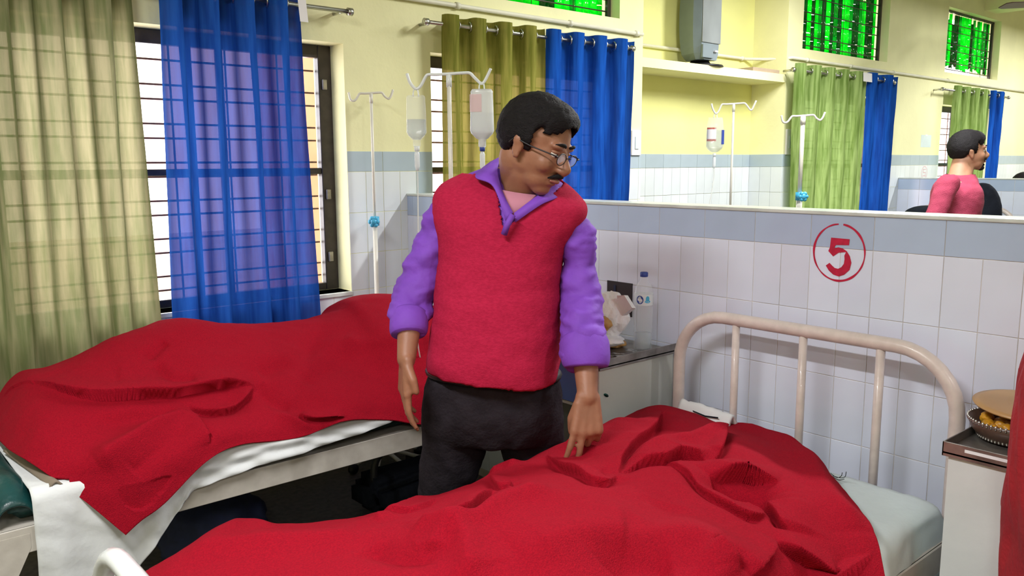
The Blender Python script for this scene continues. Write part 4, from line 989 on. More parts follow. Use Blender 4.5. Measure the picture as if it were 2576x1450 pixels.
# ------------------------------------------------------------------ drip stands and bottles
def iv_stand(base, top, bar_dir, half, m, label, clamp_z=None, tilt=(0, 0), rr=.008, rr2=.0125, dipl=.05, mhook=None, under=False):
    r = empty('drip_stand', base, label, 'drip stand', 'drip stands')
    b = Vector(base); t = Vector((base[0] + tilt[0], base[1] + tilt[1], top)); cz = clamp_z or base[2] + 1.1
    q = b.lerp(t, (cz - b.z) / (t.z - b.z))
    loc_child(tube('lower_pole', [b + Vector((0, 0, .06)), q], rr2, m, n=12), r)
    loc_child(tube('upper_pole', [q, t], rr, m, n=10), r)
    d = Vector((bar_dir[0], bar_dir[1], 0)).normalized(); h = half
    pts = [t + d * (-h) + Vector((0, 0, .004)), t + d * (-h * .93) + Vector((0, 0, -.028)), t + d * (-h * .80) + Vector((0, 0, -dipl)), t + d * (-h * .68) + Vector((0, 0, -dipl * .8)), t + d * (-h * .55) + Vector((0, 0, -.006)), t + d * (-h * .47), t + d * (-h * .3), t + d * 0.0 + Vector((0, 0, .002)), t + d * (h * .35) + Vector((0, 0, .005)),
           t + d * (h * .50) + Vector((0, 0, .004)), t + d * (h * .60) + Vector((0, 0, -.010)), t + d * (h * .74) + Vector((0, 0, -dipl * .6)), t + d * (h * .82) + Vector((0, 0, -dipl * .6)), t + d * (h * .91) + Vector((0, 0, -.008)), t + d * (h * 1.0) + Vector((0, 0, .020))]
    loc_child(tube('hook_bar', pts, .0055, mhook or m, n=8, smooth_path=5), r)
    loc_child(tube('collar', [t + Vector((0, 0, -.045)), t + Vector((0, 0, -.002))], rr * 1.25, mhook or m, n=10), r)
    if clamp_z:
        loc_child(tube('clamp', [q + Vector((0, 0, -.022)), q + Vector((0, 0, .022))], .022, 'clamp', n=14), r)
        vd = Vector((-.6, -.8, 0)).normalized()
        kn = q + vd * .05
        bm = bmesh.new()
        for k in range(6):
            a = 2 * PI * k / 6; sd = Vector((vd.y, -vd.x, 0))
            cc = kn + sd * .017 * math.cos(a) + Vector((0, 0, .017 * math.sin(a))); ell_bm(bm, cc, (.012, .012, .012), seg=10)
        ell_bm(bm, kn, (.018, .018, .018), seg=12); tube_bm(bm, [q, kn], .007, 8)
        loc_child(from_bm('clamp_knob', bm, 'clamp', smooth=True), r)
    for k in range(5):
        a = (-PI * .92 + PI * .84 * k / 4) if under else 2 * PI * k / 5 + .3; e = b + Vector((.20 * math.cos(a), .20 * math.sin(a), .03))
        loc_child(tube('base_leg', [b + Vector((0, 0, .07)), b + Vector((.10 * math.cos(a), .10 * math.sin(a), .06)), e + Vector((0, 0, .01))], .010, m, n=8), r)
        loc_child(tube('castor', [e + Vector((-.012 * math.sin(a), .012 * math.cos(a), -.005)), e + Vector((.012 * math.sin(a), -.012 * math.cos(a), -.005))], .025, 'black', n=12), r)
    return r, pts, t
def hang_bottle(p, ht, wd, dirv, label, level, mbody, neck_mat, port, labels=(), tubing=None, bag=False):
    # p: point where the loop touches the hook; bottle hangs upside down
    p = Vector(p); r = empty('drip_bottle', p, label, 'drip bottle', 'hanging drip bottles')
    top = p.z - .022; H = ht; R_ = wd / 2
    d = Vector((dirv[0], dirv[1], 0)).normalized(); e = Vector((-d.y, d.x, 0))
    loc_child(tube('hanger_loop', [p + d * -.010 + Vector((0, 0, -.026)), p + d * -.008 + Vector((0, 0, -.006)), p + Vector((0, 0, .004)), p + d * .008 + Vector((0, 0, -.006)), p + d * .010 + Vector((0, 0, -.026))], .0025, neck_mat, n=6, smooth_path=4), r)
    def body(prof, nm, mm):
        bm = bmesh.new(); rings = []; n = 28
        for rad, z in prof:
            ring = []
            for k in range(n):
                a = 2 * PI * k / n; c_, s_ = math.cos(a), math.sin(a)
                sq = 1 / (abs(c_) ** 3.2 + abs(s_) ** 3.2) ** (1 / 3.2)
                f_ = 1 if rad < .017 else .92
                ring.append(bm.verts.new(p + d * rad * c_ * (sq if rad > .017 else 1) + e * rad * s_ * (sq * .72 if rad > .017 else 1) + Vector((0, 0, z - p.z))))
            rings.append(ring)
        for i in range(len(rings) - 1):
            for k in range(n): bm.faces.new((rings[i][k], rings[i][(k + 1) % n], rings[i + 1][(k + 1) % n], rings[i + 1][k]))
        bm.faces.new(rings[0]); bm.faces.new(rings[-1][::-1]); return loc_child(from_bm(nm, bm, mm, smooth=True), r)
    if bag: prof = [(R_ * .75, top), (R_ * .8, top - .004), (R_ * .9, top - H * .2), (R_, top - H * .5), (R_ * 1.0, top - H * .75), (R_ * .85, top - H * .88), (R_ * .45, top - H * .97), (.012, top - H)]
    else: prof = [(R_ * .82, top), (R_ * .95, top - .008), (R_ * .93, top - .014), (R_ * .97, top - H * .3), (R_ * 1.0, top - H * .6), (R_ * 1.02, top - H * .80), (R_ * .9, top - H * .86), (R_ * .5, top - H * .95), (.014, top - H * .97), (.014, top - H * 1.10), (.011, top - H * 1.12)]
    body(prof, 'container', mbody)
    zl_ = top - H * level
    lp = [(R_ * .93, zl_), (R_ * .95, top - H * .80), (R_ * .82, top - H * .86), (R_ * .45, top - H * .945), (.011, top - H * .965)]
    lp = [q for q in lp if q[1] <= zl_ + 1e-6]
    body(lp, 'fluid', 'liquid')
    zc = top - H * (1.0 if bag else 1.10)
    loc_child(tube('port_cap', [(p.x, p.y, zc), (p.x, p.y, zc - .018)], .010, port, n=10), r)
    loc_child(tube('drip_chamber', [(p.x, p.y, zc - .016), (p.x, p.y, zc - .03), (p.x, p.y, zc - .075), (p.x, p.y, zc - .09)], [.005, .0095, .0095, .004], 'iv_soft', n=12), r)
    if tubing:
        loc_child(tube('tubing', [(p.x, p.y, zc - .088)] + list(tubing), .0028, 'iv_line', n=6, smooth_path=6), r)
    for (u0, u1, v0, v1, mm) in labels:
        bm = bmesh.new(); prev = None
        for k in range(9):
            a = -PI / 2 + (u0 + (u1 - u0) * k / 8) * PI / 2; c_, s_ = math.cos(a), math.sin(a); sq = 1 / (abs(c_) ** 3.2 + abs(s_) ** 3.2) ** (1 / 3.2)
            pr_ = [bm.verts.new(p + d * (R_ + .0015) * c_ * sq + e * (R_ + .0015) * s_ * sq * .74 + Vector((0, 0, top - H * v - p.z))) for v in (v0, v1)]
            if prev: bm.faces.new((prev[0], pr_[0], pr_[1], prev[1]))
            prev = pr_
        loc_child(from_bm('label_print', bm, mm, smooth=True), r)
    return r
R_dir = (.7557, -.6549)
# stand between the man and the left bed
s1, hp, t1 = iv_stand((1.80, 2.405, 0), 1.822, R_dir, .152, 'iv_paint', 'ivory drip stand carrying two bottles beside the green curtain', None, tilt=(.044, .070), mhook='iv_white')
hL = hp[2]; hR = hp[11].lerp(hp[12], .5)
hang_bottle(hL + Vector((0, 0, -.002)), .165, .072, R_dir, 'clear drip bottle on the left hook, a third full', .52, 'bottle', 'iv_soft', 'iv_soft', tubing=[hL + Vector((.0, 0, -.36)), hL + Vector((-.005, .0, -.6)), hL + Vector((.0, .03, -.9)), hL + Vector((.08, .10, -1.12)), hL + Vector((.14, .20, -1.16))])
hang_bottle(hR + Vector((0, 0, -.002)), .185, .086, R_dir, 'milky drip bottle with blue port on the right hook, two thirds full', .45, 'iv_soft', 'iv_soft', 'label_blue', labels=[(-.75, .0, .10, .44, 'label_pink')], tubing=[hR + Vector((.03, -.01, -.38)), hR + Vector((.03, .0, -.7)), hR + Vector((-.04, .10, -1.10))])
iv_stand((2.135, 3.488, 0), 1.835, (.9, -.43), .105, 'iv_paint', 'slim ivory drip stand with blue clamp and empty hooks by the left tiled wall', 1.227, under=True, rr=.007, rr2=.0115, dipl=.035)
s3, hp3, t3 = iv_stand((4.36, 2.98, 0), 1.85, R_dir, .135, 'iv_paint', 'drip stand before the yellow niche, carrying one labelled bag', None, rr=.007, rr2=.009, dipl=.055)
hang_bottle(hp3[2] + Vector((0, 0, -.002)), .215, .105, R_dir, 'clear drip bag with red and white label hanging before the niche', .35, 'bottle', 'iv_soft', 'iv_soft', labels=[(-.75, -.02, .28, .66, 'label_white'), (-.75, -.02, .28, .33, 'label_red'), (-.75, -.02, .60, .66, 'label_red'), (.35, .75, .35, .75, 'label_blue')], bag=True, tubing=[hp3[2] + Vector((0, 0, -.40)), hp3[2] + Vector((-.04, 0, -.56)), hp3[2] + Vector((-.08, .02, -.68)), hp3[2] + Vector((-.16, .1, -1.0))])
iv_stand((4.19, 2.42, 0), 1.748, R_dir, .118, 'iv_paint', 'thick ivory drip stand with a blue clamp in front of the leaf green curtain', 1.315, rr=.0115, rr2=.016, dipl=.035)

# ------------------------------------------------------------------ the far bay behind the partition
FB = make_bed('hospital_bed', 5.95, 7.85, 2.50, 3.40, 'far hospital bed behind the man in magenta, only its headboard arch showing', 1.095, .8, None, foot_x=5.95)
mattress('mattress', 6.0, 7.80, 2.53, 3.37, .52, .61, 'rexine', 'mattress of the far bed hidden behind the partition')
bm = crumple((7.30, 2.62, 1.0), (.10, .16, .26), 14.)
bm.free()
# dark jacket hung over the far headboard
bm = bmesh.new(); ell_bm(bm, (7.1569, 2.5498, 1.0794), (.10, .16, .26)); ell_bm(bm, (7.1889, 2.547, 1.2049), (.05, .07, .12)); ell_bm(bm, (6.8289, 2.8309, 1.066), (.16, .18, .09)); ell_bm(bm, (6.992, 2.6801, 1.0177), (.2, .2, .12))
me = remeshed('jacket', bm, .02, 4); o = link('jacket', me, 'black_cloth', smooth=True); tag(o, 'black jacket bundled behind the man in magenta', 'jacket')

# ------------------------------------------------------------------ people
def head_parts(bm, c, R, s, mouth=0.):
    """add skull, face, nose, lips, ears and brow to bm. R columns: forward, left, up"""
    def E(p, r): ell_bm(bm, c + R @ (Vector(p) * s), (r[0] * s, r[1] * s, r[2] * s), rot=R)
    E((-.010, 0, .030), (.098, .076, .088)); E((.028, 0, -.018), (.066, .064, .082)); E((.040, 0, -.072), (.046, .050, .040))
    E((.058, 0, -.098), (.026, .030, .020)); E((.0, 0, -.045), (.07, .062, .05))
    for k in (-1, 1):
        E((.058, k * .036, -.030), (.028, .024, .026)); E((.078, k * .028, .022), (.016, .026, .010))
        E((-.006, k * .077, -.012), (.016, .008, .030)); E((-.010, k * .083, .004), (.014, .007, .016)); E((-.002, k * .078, -.034), (.010, .007, .012))
    bmn = [(.088, 0, .012), (.098, 0, -.008), (.112, 0, -.028), (.106, 0, -.038)]
    for a, b, r0, r1 in zip(bmn, bmn[1:], (.008, .010, .013), (.010, .0135, .012)):
        cap_bm(bm, c + R @ (Vector(a) * s), c + R @ (Vector(b) * s), r0 * s, r1 * s)
    for k in (-1, 1): E((.100, k * .012, -.036), (.011, .008, .007))
    E((.084, 0, -.062), (.014, .024, .006)); E((.082, 0, -.072 - mouth), (.013, .021, .007))
def head_extras(root, c, R, s, skin, hairc, R_hair, mous=True, goatee=False):
    def P(p): return c + R @ (Vector(p) * s)
    for k in (-1, 1):
        bm = bmesh.new(); ell_bm(bm, P((.074, k * .030, .002)), (.0125 * s,) * 3, seg=14); loc_child(from_bm('eye', bm, 'eye', smooth=True), root)
        bm = bmesh.new(); ell_bm(bm, P((.0835, k * .030, -.001)), (.0055 * s,) * 3, seg=10); loc_child(from_bm('iris', bm, 'black', smooth=True), root)
        bm = bmesh.new(); ell_bm(bm, P((.077, k * .030, .0075)), (.012 * s, .015 * s, .006 * s), rot=R, seg=14); loc_child(from_bm('eyelid', bm, skin, smooth=True), root)
        loc_child(tube('eyebrow', [P((.092, k * .012, .026)), P((.094, k * .028, .031)), P((.080, k * .048, .026))], [.0035 * s, .0048 * s, .002 * s], 'hair', n=8, smooth_path=4), root)
    loc_child(tube('lips', [P((.088, -.022, -.067)), P((.098, 0, -.0655)), P((.088, .022, -.067))], [.003 * s, .0068 * s, .003 * s], 'lip', n=8, smooth_path=5), root)
    if mous: loc_child(tube('moustache', [P((.084, -.030, -.062)), P((.098, -.014, -.052)), P((.104, 0, -.050)), P((.098, .014, -.052)), P((.084, .030, -.062))], [.002 * s, .006 * s, .007 * s, .006 * s, .002 * s], 'hair', n=8, smooth_path=4), root)
    if goatee:
        bm = bmesh.new(); ell_bm(bm, P((.074, 0, -.104)), (.020 * s, .026 * s, .018 * s), rot=R); ell_bm(bm, P((.090, 0, -.086)), (.006 * s, .010 * s, .008 * s), rot=R)
        loc_child(from_bm('beard', bm, 'hair', smooth=True), root)
def hair_mesh(name, c, R, s, root, thick=1.0, front=.035, quiff=.0, seed=0.):
    """cap of hair: an offset of the skull above the hairline"""
    bm = bmesh.new(); bmesh.ops.create_icosphere(bm, subdivisions=5, radius=1)
    kill = []
    for v in bm.verts:
        p = v.co.copy(); q = Vector((p.x * .110 - .010, p.y * .0865, p.z * .102 + .030))
        # hairline: high over the forehead, sideburns by the ear, low at the nape
        line = front + .014 * math.cos(q.y * 45) if q.x > .045 else (front - (.045 - q.x) * 1.0 if q.x > -.0 else max(-.062, front - .045 + q.x * 1.3))
        if abs(q.y) > .055 and -.012 < q.x < .030: line = min(line, -.018)
        if q.z < line: kill.append(v)
        b_ = max(0, min(1, (q.z - line) / .035)); b_ = b_ * b_ * (3 - 2 * b_)
        k = (.905 + .095 * b_) * (1 + (.03 * abs(fbm(p, 5, seed)) + .015 * fbm(p, 16, seed)) * b_)
        q = Vector((-.010, 0, .030)) + (q - Vector((-.010, 0, .030))) * k * thick
        if q.x > .03 and q.z > .06: q.z += quiff * (q.x - .03) / .07; q.x += quiff * .5
        v.co = c + R @ (q * s)
    bmesh.ops.delete(bm, geom=kill, context='VERTS')
    o = loc_child(from_bm(name, bm, 'hair', smooth=True), root)
    sd = o.modifiers.new('t', 'SOLIDIFY'); sd.thickness = .008 * s; sd.offset = -1
    return o
def frame_from(fwd, upish=(0, 0, 1), roll=0.):
    f = Vector(fwd).normalized(); l = Vector(upish).cross(f).normalized(); u = f.cross(l)
    R = Matrix((f, l, u)).transposed()
    return R @ Matrix.Rotation(roll, 3, 'X') if roll else R
def hand_parts(bm, wrist, palm_dir, side, normal, s, curls, spread=.2, thumb=None):
    """palm and five fingers. palm_dir: wrist->knuckles; side: towards the thumb; normal: back of hand"""
    d = Vector(palm_dir).normalized(); t = Vector(side); t = (t - d * t.dot(d)).normalized(); nn = d.cross(t)
    if nn.dot(Vector(normal)) < 0: nn = -nn
    w = Vector(wrist); k = w + d * .085 * s
    for q in range(4):
        a = w + t * (.016 - .011 * q) * s; b = w + d * (.088 - .004 * abs(q - 1)) * s + t * (.032 - .021 * q) * s
        cap_bm(bm, a, b, .0155 * s, .0125 * s, 10)
    L = [(.042, .026, .020), (.046, .030, .021), (.043, .027, .020), (.034, .021, .018)]
    for q in range(4):
        p = w + d * (.088 - .004 * abs(q - 1)) * s + t * (.032 - .021 * q) * s
        dirv = (d + t * spread * (1.2 - q * .8) * .5).normalized(); ang = 0
        for j, l in enumerate(L[q]):
            ang += curls[q][j]
            v = dirv * math.cos(ang) - nn * math.sin(ang); e = p + v * l * s
            cap_bm(bm, p, e, (.0098 - .0012 * j) * s, (.0090 - .0014 * j) * s, 10); p = e
    p = w + d * .018 * s + t * .024 * s
    for v, l, r0, r1 in thumb: 
        vv = (d * v[0] + t * v[1] - nn * v[2]).normalized(); e = p + vv * l * s; cap_bm(bm, p, e, r0 * s, r1 * s, 10); p = e
def ring_loft(bm, rings, n=40, sq=2.4, axis=None):
    """rings: (centre, right-vector half-width, forward-vector half-depth)"""
    out = []
    for c, rv, fv in rings:
        c = Vector(c); rv = Vector(rv); fv = Vector(fv); R_ = []
        for k in range(n):
            a = 2 * PI * k / n; ca, sa = math.cos(a), math.sin(a)
            R_.append(bm.verts.new(c + rv * math.copysign(abs(ca) ** (2 / sq), ca) + fv * math.copysign(abs(sa) ** (2 / sq), sa)))
        out.append(R_)
    for r0, r1 in zip(out, out[1:]):
        for k in range(n): bm.faces.new((r0[k], r0[(k + 1) % n], r1[(k + 1) % n], r1[k]))
    bm.faces.new(out[0][::-1]); bm.faces.new(out[-1]); return out
RH = Vector((.7557, -.6549, 0)); FWH = Vector((.6549, .7557, 0)); TOC = -FWH   # image right, away, towards the viewer
UP = Vector((0, 0, 1))
def smooth_rings(rings, n):
    C = cr([r[0] for r in rings], n); A = cr([r[1] for r in rings], n); B = cr([r[2] for r in rings], n); return list(zip(C, A, B))
def wrinkle(me, amp, sc, seed, dirs=(1, 1, 1)):
    me.update(); N = [v.normal.copy() for v in me.vertices]
    for v, nn in zip(me.vertices, N):
        p = Vector((v.co.x * dirs[0], v.co.y * dirs[1], v.co.z * dirs[2])); v.co = v.co + nn * amp * fbm(p, sc, seed)

# --- the man in the red vest
man = empty('person', (1.5358, 1.8752, 0), 'man with glasses in a red knitted vest over a violet shirt, touching the blanket', 'person', kind='thing')
def rg(xl, xr, y, t, dep, tilt=0.): pass
VR = [  # vest rings: left px, right px point pairs turned into world offsets
 (1.5036, 1.8264, 0.8864, 0.1175, -0.1447, -0.0148),
 (1.5106, 1.8298, 0.9337, 0.1212, -0.1467, -0.0084),
 (1.5207, 1.832, 0.9885, 0.1211, -0.145, -0.0004),
 (1.5324, 1.836, 1.0933, 0.1131, -0.1448, -0.0008),
 (1.5419, 1.8396, 1.1863, 0.1059, -0.1454, -0.0015),
 (1.5505, 1.8345, 1.265, 0.1083, -0.1483, -0.0056),
 (1.5627, 1.8308, 1.3331, 0.1252, -0.1712, -0.0134),
 (1.5746, 1.8304, 1.3828, 0.1344, -0.1797, -0.0161),
 (1.5823, 1.8386, 1.4244, 0.1225, -0.1632, -0.0187),
 (1.5994, 1.8369, 1.4563, 0.0892, -0.1274, -0.0168),
 (1.6153, 1.8416, 1.4819, 0.0555, -0.0843, -0.0142)]
DEP = [.150, .160, .160, .152, .135, .125, .118, .105, .085, .065, .050]
BK = [.00, .00, .0, .0, .0, .0, .0, .0, .01, .02, .02]
def vest_rings(grow=0., top=None):
    out = []
    for q, d_, bk in zip(VR, DEP, BK):
        c = Vector(q[:3]); rv = Vector(q[3:]); fv = (Vector((0, 0, 1)).cross(rv)).normalized(); fv = -fv if fv.dot(TOC) < 0 else fv
        out.append((c - fv * bk, rv * (1 + grow / rv.length), fv * (d_ + grow)))
    return out
bm = bmesh.new(); ring_loft(bm, smooth_rings(vest_rings(), 5), 56, 2.35)
me = remeshed('vest', bm, .008, 3)
wrinkle(me, .0045, 7, 3.1, (1, 1, 2.2)); wrinkle(me, .002, 22, 7.7)
VB = Vector((1.508, 1.7758, 1.3231)); VLt = Vector((1.4962, 1.8207, 1.4973)); VRt = Vector((1.6486, 1.6769, 1.4374))
hc = Vector(VR[0][:3])
fv0 = TOC
bmv = bmesh.new(); bmv.from_mesh(me); kill = []
def inV(p, grow=0.):
    # inside the V of the neckline, measured on the chest plane
    a = (p - VB).dot(RH); z = p.z - VB.z
    al = (VLt - VB).dot(RH); zl = VLt.z - VB.z; ar = (VRt - VB).dot(RH); zr = VRt.z - VB.z
    if z < -grow: return False
    return a > al * (z / zl) * (1.0) - grow and a < ar * (z / zr) ** .95 + grow if z > 0 else False
cz = Vector(VR[6][:3])
for f in bmv.faces:
    p = f.calc_center_median()
    if (p - cz).dot(TOC) > -.02 and inV(p): kill.append(f)
    elif p.z > VR[9][2] + .012: kill.append(f)
    elif f.normal.z < -.8 and p.z < VR[0][2] + .035: kill.append(f)
bmesh.ops.delete(bmv, geom=kill, context='FACES')
vest = loc_child(from_bm('vest', bmv, 'vest', smooth=True), man)
sd = vest.modifiers.new('t', 'SOLIDIFY'); sd.thickness = .006; sd.offset = .3
# ribbed hem and neck edging
def edge_rib(pts, rad, nm='ribbing'): return loc_child(tube(nm, pts, rad, 'vest', n=8, smooth_path=6), man)
# shirt under the vest (visible in the V and at the shoulders)
bm = bmesh.new(); ring_loft(bm, smooth_rings(vest_rings(-.010), 4), 48, 2.35)
me = remeshed('shirt', bm, .009, 3)
bmv = bmesh.new(); bmv.from_mesh(me)
bmesh.ops.delete(bmv, geom=[f for f in bmv.faces if f.calc_center_median().z < VR[2][2] or f.calc_center_median().z > VR[10][2] + .004 or ((f.calc_center_median() - VB).dot(TOC) > -.10 and (f.calc_center_median() - Vector((1.5365, 1.767, 1.4027))).dot(RH) ** 2 * 6 + max(0, 1.405 - f.calc_center_median().z) ** 2 * 9 < .0026 and f.normal.dot(TOC) > 0)], context='FACES')
shirt = loc_child(from_bm('shirt', bmv, 'shirt', smooth=True), man)
# collar: two pointed leaves and a stand round the neck
def leaf(pts, nm='collar_leaf', m='shirt', th=.004):
    o = loc_child(pyd(nm, pts, [tuple(range(len(pts)))], m), man); s = o.modifiers.new('t', 'SOLIDIFY'); s.thickness = th; return o
def quadstrip(A, B, nm, m, th=.004, n=8):
    a = cr(A, n); b = cr(B, n); vs = a + b; K = len(a)
    o = loc_child(pyd(nm, vs, [(i, i + 1, K + i + 1, K + i) for i in range(K - 1)], m, smooth=True), man); s = o.modifiers.new('t', 'SOLIDIFY'); s.thickness = th; return o
quadstrip([(1.5948, 1.8868, 1.5191), (1.5367, 1.8361, 1.4825), (1.4939, 1.7684, 1.426), (1.4921, 1.7179, 1.3664)], [(1.5812, 1.9221, 1.503), (1.4801, 1.8678, 1.4627), (1.4734, 1.7817, 1.4372), (1.4729, 1.7276, 1.345)], 'collar_leaf', 'shirt')
quadstrip([(1.7117, 1.7781, 1.4811), (1.6441, 1.7208, 1.4368), (1.5546, 1.6988, 1.4074), (1.4938, 1.7165, 1.3663)], [(1.7391, 1.7759, 1.4551), (1.6483, 1.6861, 1.4149), (1.56, 1.6771, 1.3892), (1.4923, 1.71, 1.3405)], 'collar_leaf', 'shirt')
quadstrip([(1.6081, 1.9025, 1.5215), (1.6963, 1.9348, 1.5293), (1.7647, 1.9008, 1.5218), (1.7277, 1.7914, 1.4832)], [(1.5959, 1.9328, 1.4865), (1.7029, 1.9614, 1.4905), (1.7794, 1.9075, 1.4851), (1.7574, 1.7877, 1.4594)], 'collar_stand', 'shirt')
quadstrip([(1.5005, 1.7831, 1.4278), (1.5316, 1.7477, 1.4189), (1.5763, 1.7143, 1.4118)], [(1.5031, 1.7356, 1.3553), (1.5064, 1.7328, 1.3552), (1.5098, 1.7299, 1.3552)], 'undershirt', 'shirt_in')
loc_child(tube('placket', [(1.4764, 1.7015, 1.3634), (1.4634, 1.7099, 1.3355), (1.4607, 1.7203, 1.309)], .009, 'shirt', n=8), man)
# sleeves
def sleeve(P, rad, nm, seed, amp=.015):
    bm = bmesh.new(); pp = cr(P, 6); rr = [v.x for v in cr([(r, 0, 0) for r in rad], 6)]
    tube_bm(bm, pp, rr, 24); me = remeshed(nm, bm, .008, 2); wrinkle(me, amp, 8.5, seed, (1, .6, 2.2)); wrinkle(me, amp * .30, 24, seed + 2, (1, 1, 1.8))
    return loc_child(link(nm, me, 'shirt', smooth=True), man)
SR = [Vector(p) for p in ((1.4891, 1.9676, 1.3986), (1.454, 1.9973, 1.3282), (1.4128, 2.0121, 1.2231), (1.3731, 2.0267, 1.1238), (1.3256, 1.9899, 1.0684), (1.2963, 1.9524, 1.0215))]
sleeve(SR, [.058, .056, .056, .064, .060, .050], 'sleeve', 2.)
loc_child(tube('rolled_cuff', [(1.3194, 1.9809, 1.0634), (1.3084, 1.9673, 1.048), (1.2997, 1.9573, 1.0273), (1.2959, 1.9519, 1.017)], [.054, .056, .055, .050], 'shirt', n=24, smooth_path=3), man)
SL = [Vector(p) for p in ((1.6779, 1.7064, 1.3772), (1.6943, 1.6787, 1.3091), (1.6934, 1.6592, 1.2071), (1.6793, 1.638, 1.1069), (1.6328, 1.5825, 1.0289), (1.6009, 1.5415, 0.9527))]
sleeve(SL, [.050, .052, .053, .060, .064, .060], 'sleeve', 9.)
loc_child(tube('rolled_cuff', [(1.624, 1.5737, 1.0134), (1.6168, 1.5635, 0.9981), (1.602, 1.5427, 0.9635), (1.5975, 1.5367, 0.9475)], [.066, .070, .067, .060], 'shirt', n=24, smooth_path=3), man)
# head
HC = Vector((1.5788, 1.7201, 1.5525)); hs = 1.05
yaw_ = math.radians(58); fwd = (TOC * math.cos(yaw_) + RH * math.sin(yaw_)).normalized(); fwd = (fwd * math.cos(math.radians(22)) - UP * math.sin(math.radians(22)))
HR = frame_from(fwd, roll=math.radians(-4))
# body: one continuous figure under the clothes
bm = bmesh.new()
head_parts(bm, HC, HR, hs, .004)
cap_bm(bm, HC + HR @ (Vector((-.03, 0, -.05)) * hs), (1.6357, 1.8273, 1.398), .062, .066, 20)
cap_bm(bm, HC + HR @ (Vector((.0, 0, -.07)) * hs), (1.5934, 1.8096, 1.394), .052, .055, 20)
ring_loft(bm, smooth_rings(vest_rings(-.022), 3), 36, 2.3)
arms = [(SR, [.045, .038, .036, .036, .034, .033], (1.2672, 1.9239, 0.953)), (SL, [.045, .036, .035, .036, .036, .035], (1.567, 1.5019, 0.8754))]
for P, rr, wr in arms:
    for a, b, r0, r1 in zip(P, P[1:], rr, rr[1:]): cap_bm(bm, a, b, r0, r1, 16)
    cap_bm(bm, P[-1], wr, rr[-1], .027, 16)
wR = Vector((1.2672, 1.9239, 0.953)); wL = Vector((1.567, 1.5019, 0.8754))
hand_parts(bm, wR, (-.05 * RH - UP + TOC * .10), TOC * 1.0 + RH * .35, -RH, 1.12, [(.10, .25, .2), (.15, .3, .25), (.2, .35, .3), (.25, .4, .3)], .1, thumb=[((.8, .6, .25), .036, .0135, .012), ((1, .15, .3), .030, .012, .009)])
hand_parts(bm, wL, (-.04 * RH - UP * 1.0 + TOC * .28), -RH * .85 + TOC * .2, TOC + UP * .3, 1.10, [(.15, .25, .15), (.20, .35, .25), (.75, 1.0, .7), (.85, 1.1, .7)], .35, thumb=[((.9, .25, .45), .040, .0135, .012), ((1, -.12, .35), .036, .012, .0095)])
PE = Vector((1.5422, 1.8732, 0.8191))
ell_bm(bm, PE, (.15, .15, .11)); 
kn = {}
for s_ in (-1, 1):
    hip = PE + RH * .09 * s_ + Vector((0, 0, -.03)); knee = Vector((hip.x, hip.y, .47)) + RH * .035 * s_ + FWH * .045; ank = Vector((knee.x, knee.y, .09)) + RH * .02 * s_ + FWH * .03
    cap_bm(bm, hip, knee, .078, .052, 18); cap_bm(bm, knee, ank, .052, .036, 18); kn[s_] = (hip, knee, ank)
me = remeshed('body', bm, .0052, 4, .45)
body = loc_child(link('body', me, 'skin', smooth=True), man)
head_extras(man, HC, HR, hs, 'skin', 'hair', None)
hair_mesh('hair', HC, HR, hs, man, 1.03, .056, .014, 4.)
# stubble-dark jaw is left to the light; spectacles
def gp(p): return HC + HR @ (Vector(p) * hs)
for k in (-1, 1):
    pts = [gp((.103, k * (.031 + .024 * math.cos(t) * (1 if abs(math.cos(t)) < .8 else .97)), -.004 + .0155 * math.sin(t))) for t in [2 * PI * q / 20 for q in range(20)]]
    loc_child(tube('lens_frame', pts, .0013, 'black', n=6, closed=True), man)
    loc_child(pyd('lens', pts, [tuple(range(20))], 'lens'), man)
    loc_child(tube('temple_arm', [gp((.103, k * .055, .001)), gp((.096, k * .071, .003)), gp((.03, k * .083, .002)), gp((-.015, k * .086, .004)), gp((-.03, k * .085, -.012))], .0020, 'black', n=6, smooth_path=4), man)
loc_child(tube('glasses_bridge', [gp((.104, -.008, .000)), gp((.112, 0, .004)), gp((.104, .008, .000))], .0013, 'black', n=6, smooth_path=4), man)
# trousers
bm = bmesh.new()
TW = (1.5297, 1.8549, 0.8743, 0.1423, -0.1373, -0.0044); TH = (1.5293, 1.8598, 0.7626, 0.1526, -0.1462, -0.0041); TC = (1.5319, 1.8677, 0.679, 0.153, -0.1465, -0.0038)
rgs = [(Vector(q[:3]), Vector(q[3:]), TOC * d_) for q, d_ in ((TW, .145), (TH, .15), (TC, .12))]
ring_loft(bm, smooth_rings(rgs, 4), 40, 2.3)
for s_ in (-1, 1):
    hip, knee, ank = kn[s_]
    a = Vector(TH[:3]) + RH * .100 * s_ + Vector((0, 0, -.01)); b = Vector(knee) + RH * .03 * s_; c_ = Vector(ank) + RH * .035 * s_
    tube_bm(bm, [a, a.lerp(b, .3), a.lerp(b, .65), b, b.lerp(c_, .6), c_ + Vector((0, 0, -.03))], [.104, .102, .092, .084, .08, .078], 22)
me = remeshed('trousers', bm, .010, 4); wrinkle(me, .008, 9, 5.5, (1, 1, .8)); wrinkle(me, .003, 26, 1.2)
loc_child(link('trousers', me, 'trouser', smooth=True), man)
loc_child(tube('belt', [tuple(Vector(TW[:3]) + Vector(TW[3:]) * math.cos(t) * .98 + TOC * .142 * math.sin(t) + UP * .01) for t in [2 * PI * k / 32 for k in range(32)]], .012, 'black', n=8, closed=True), man)
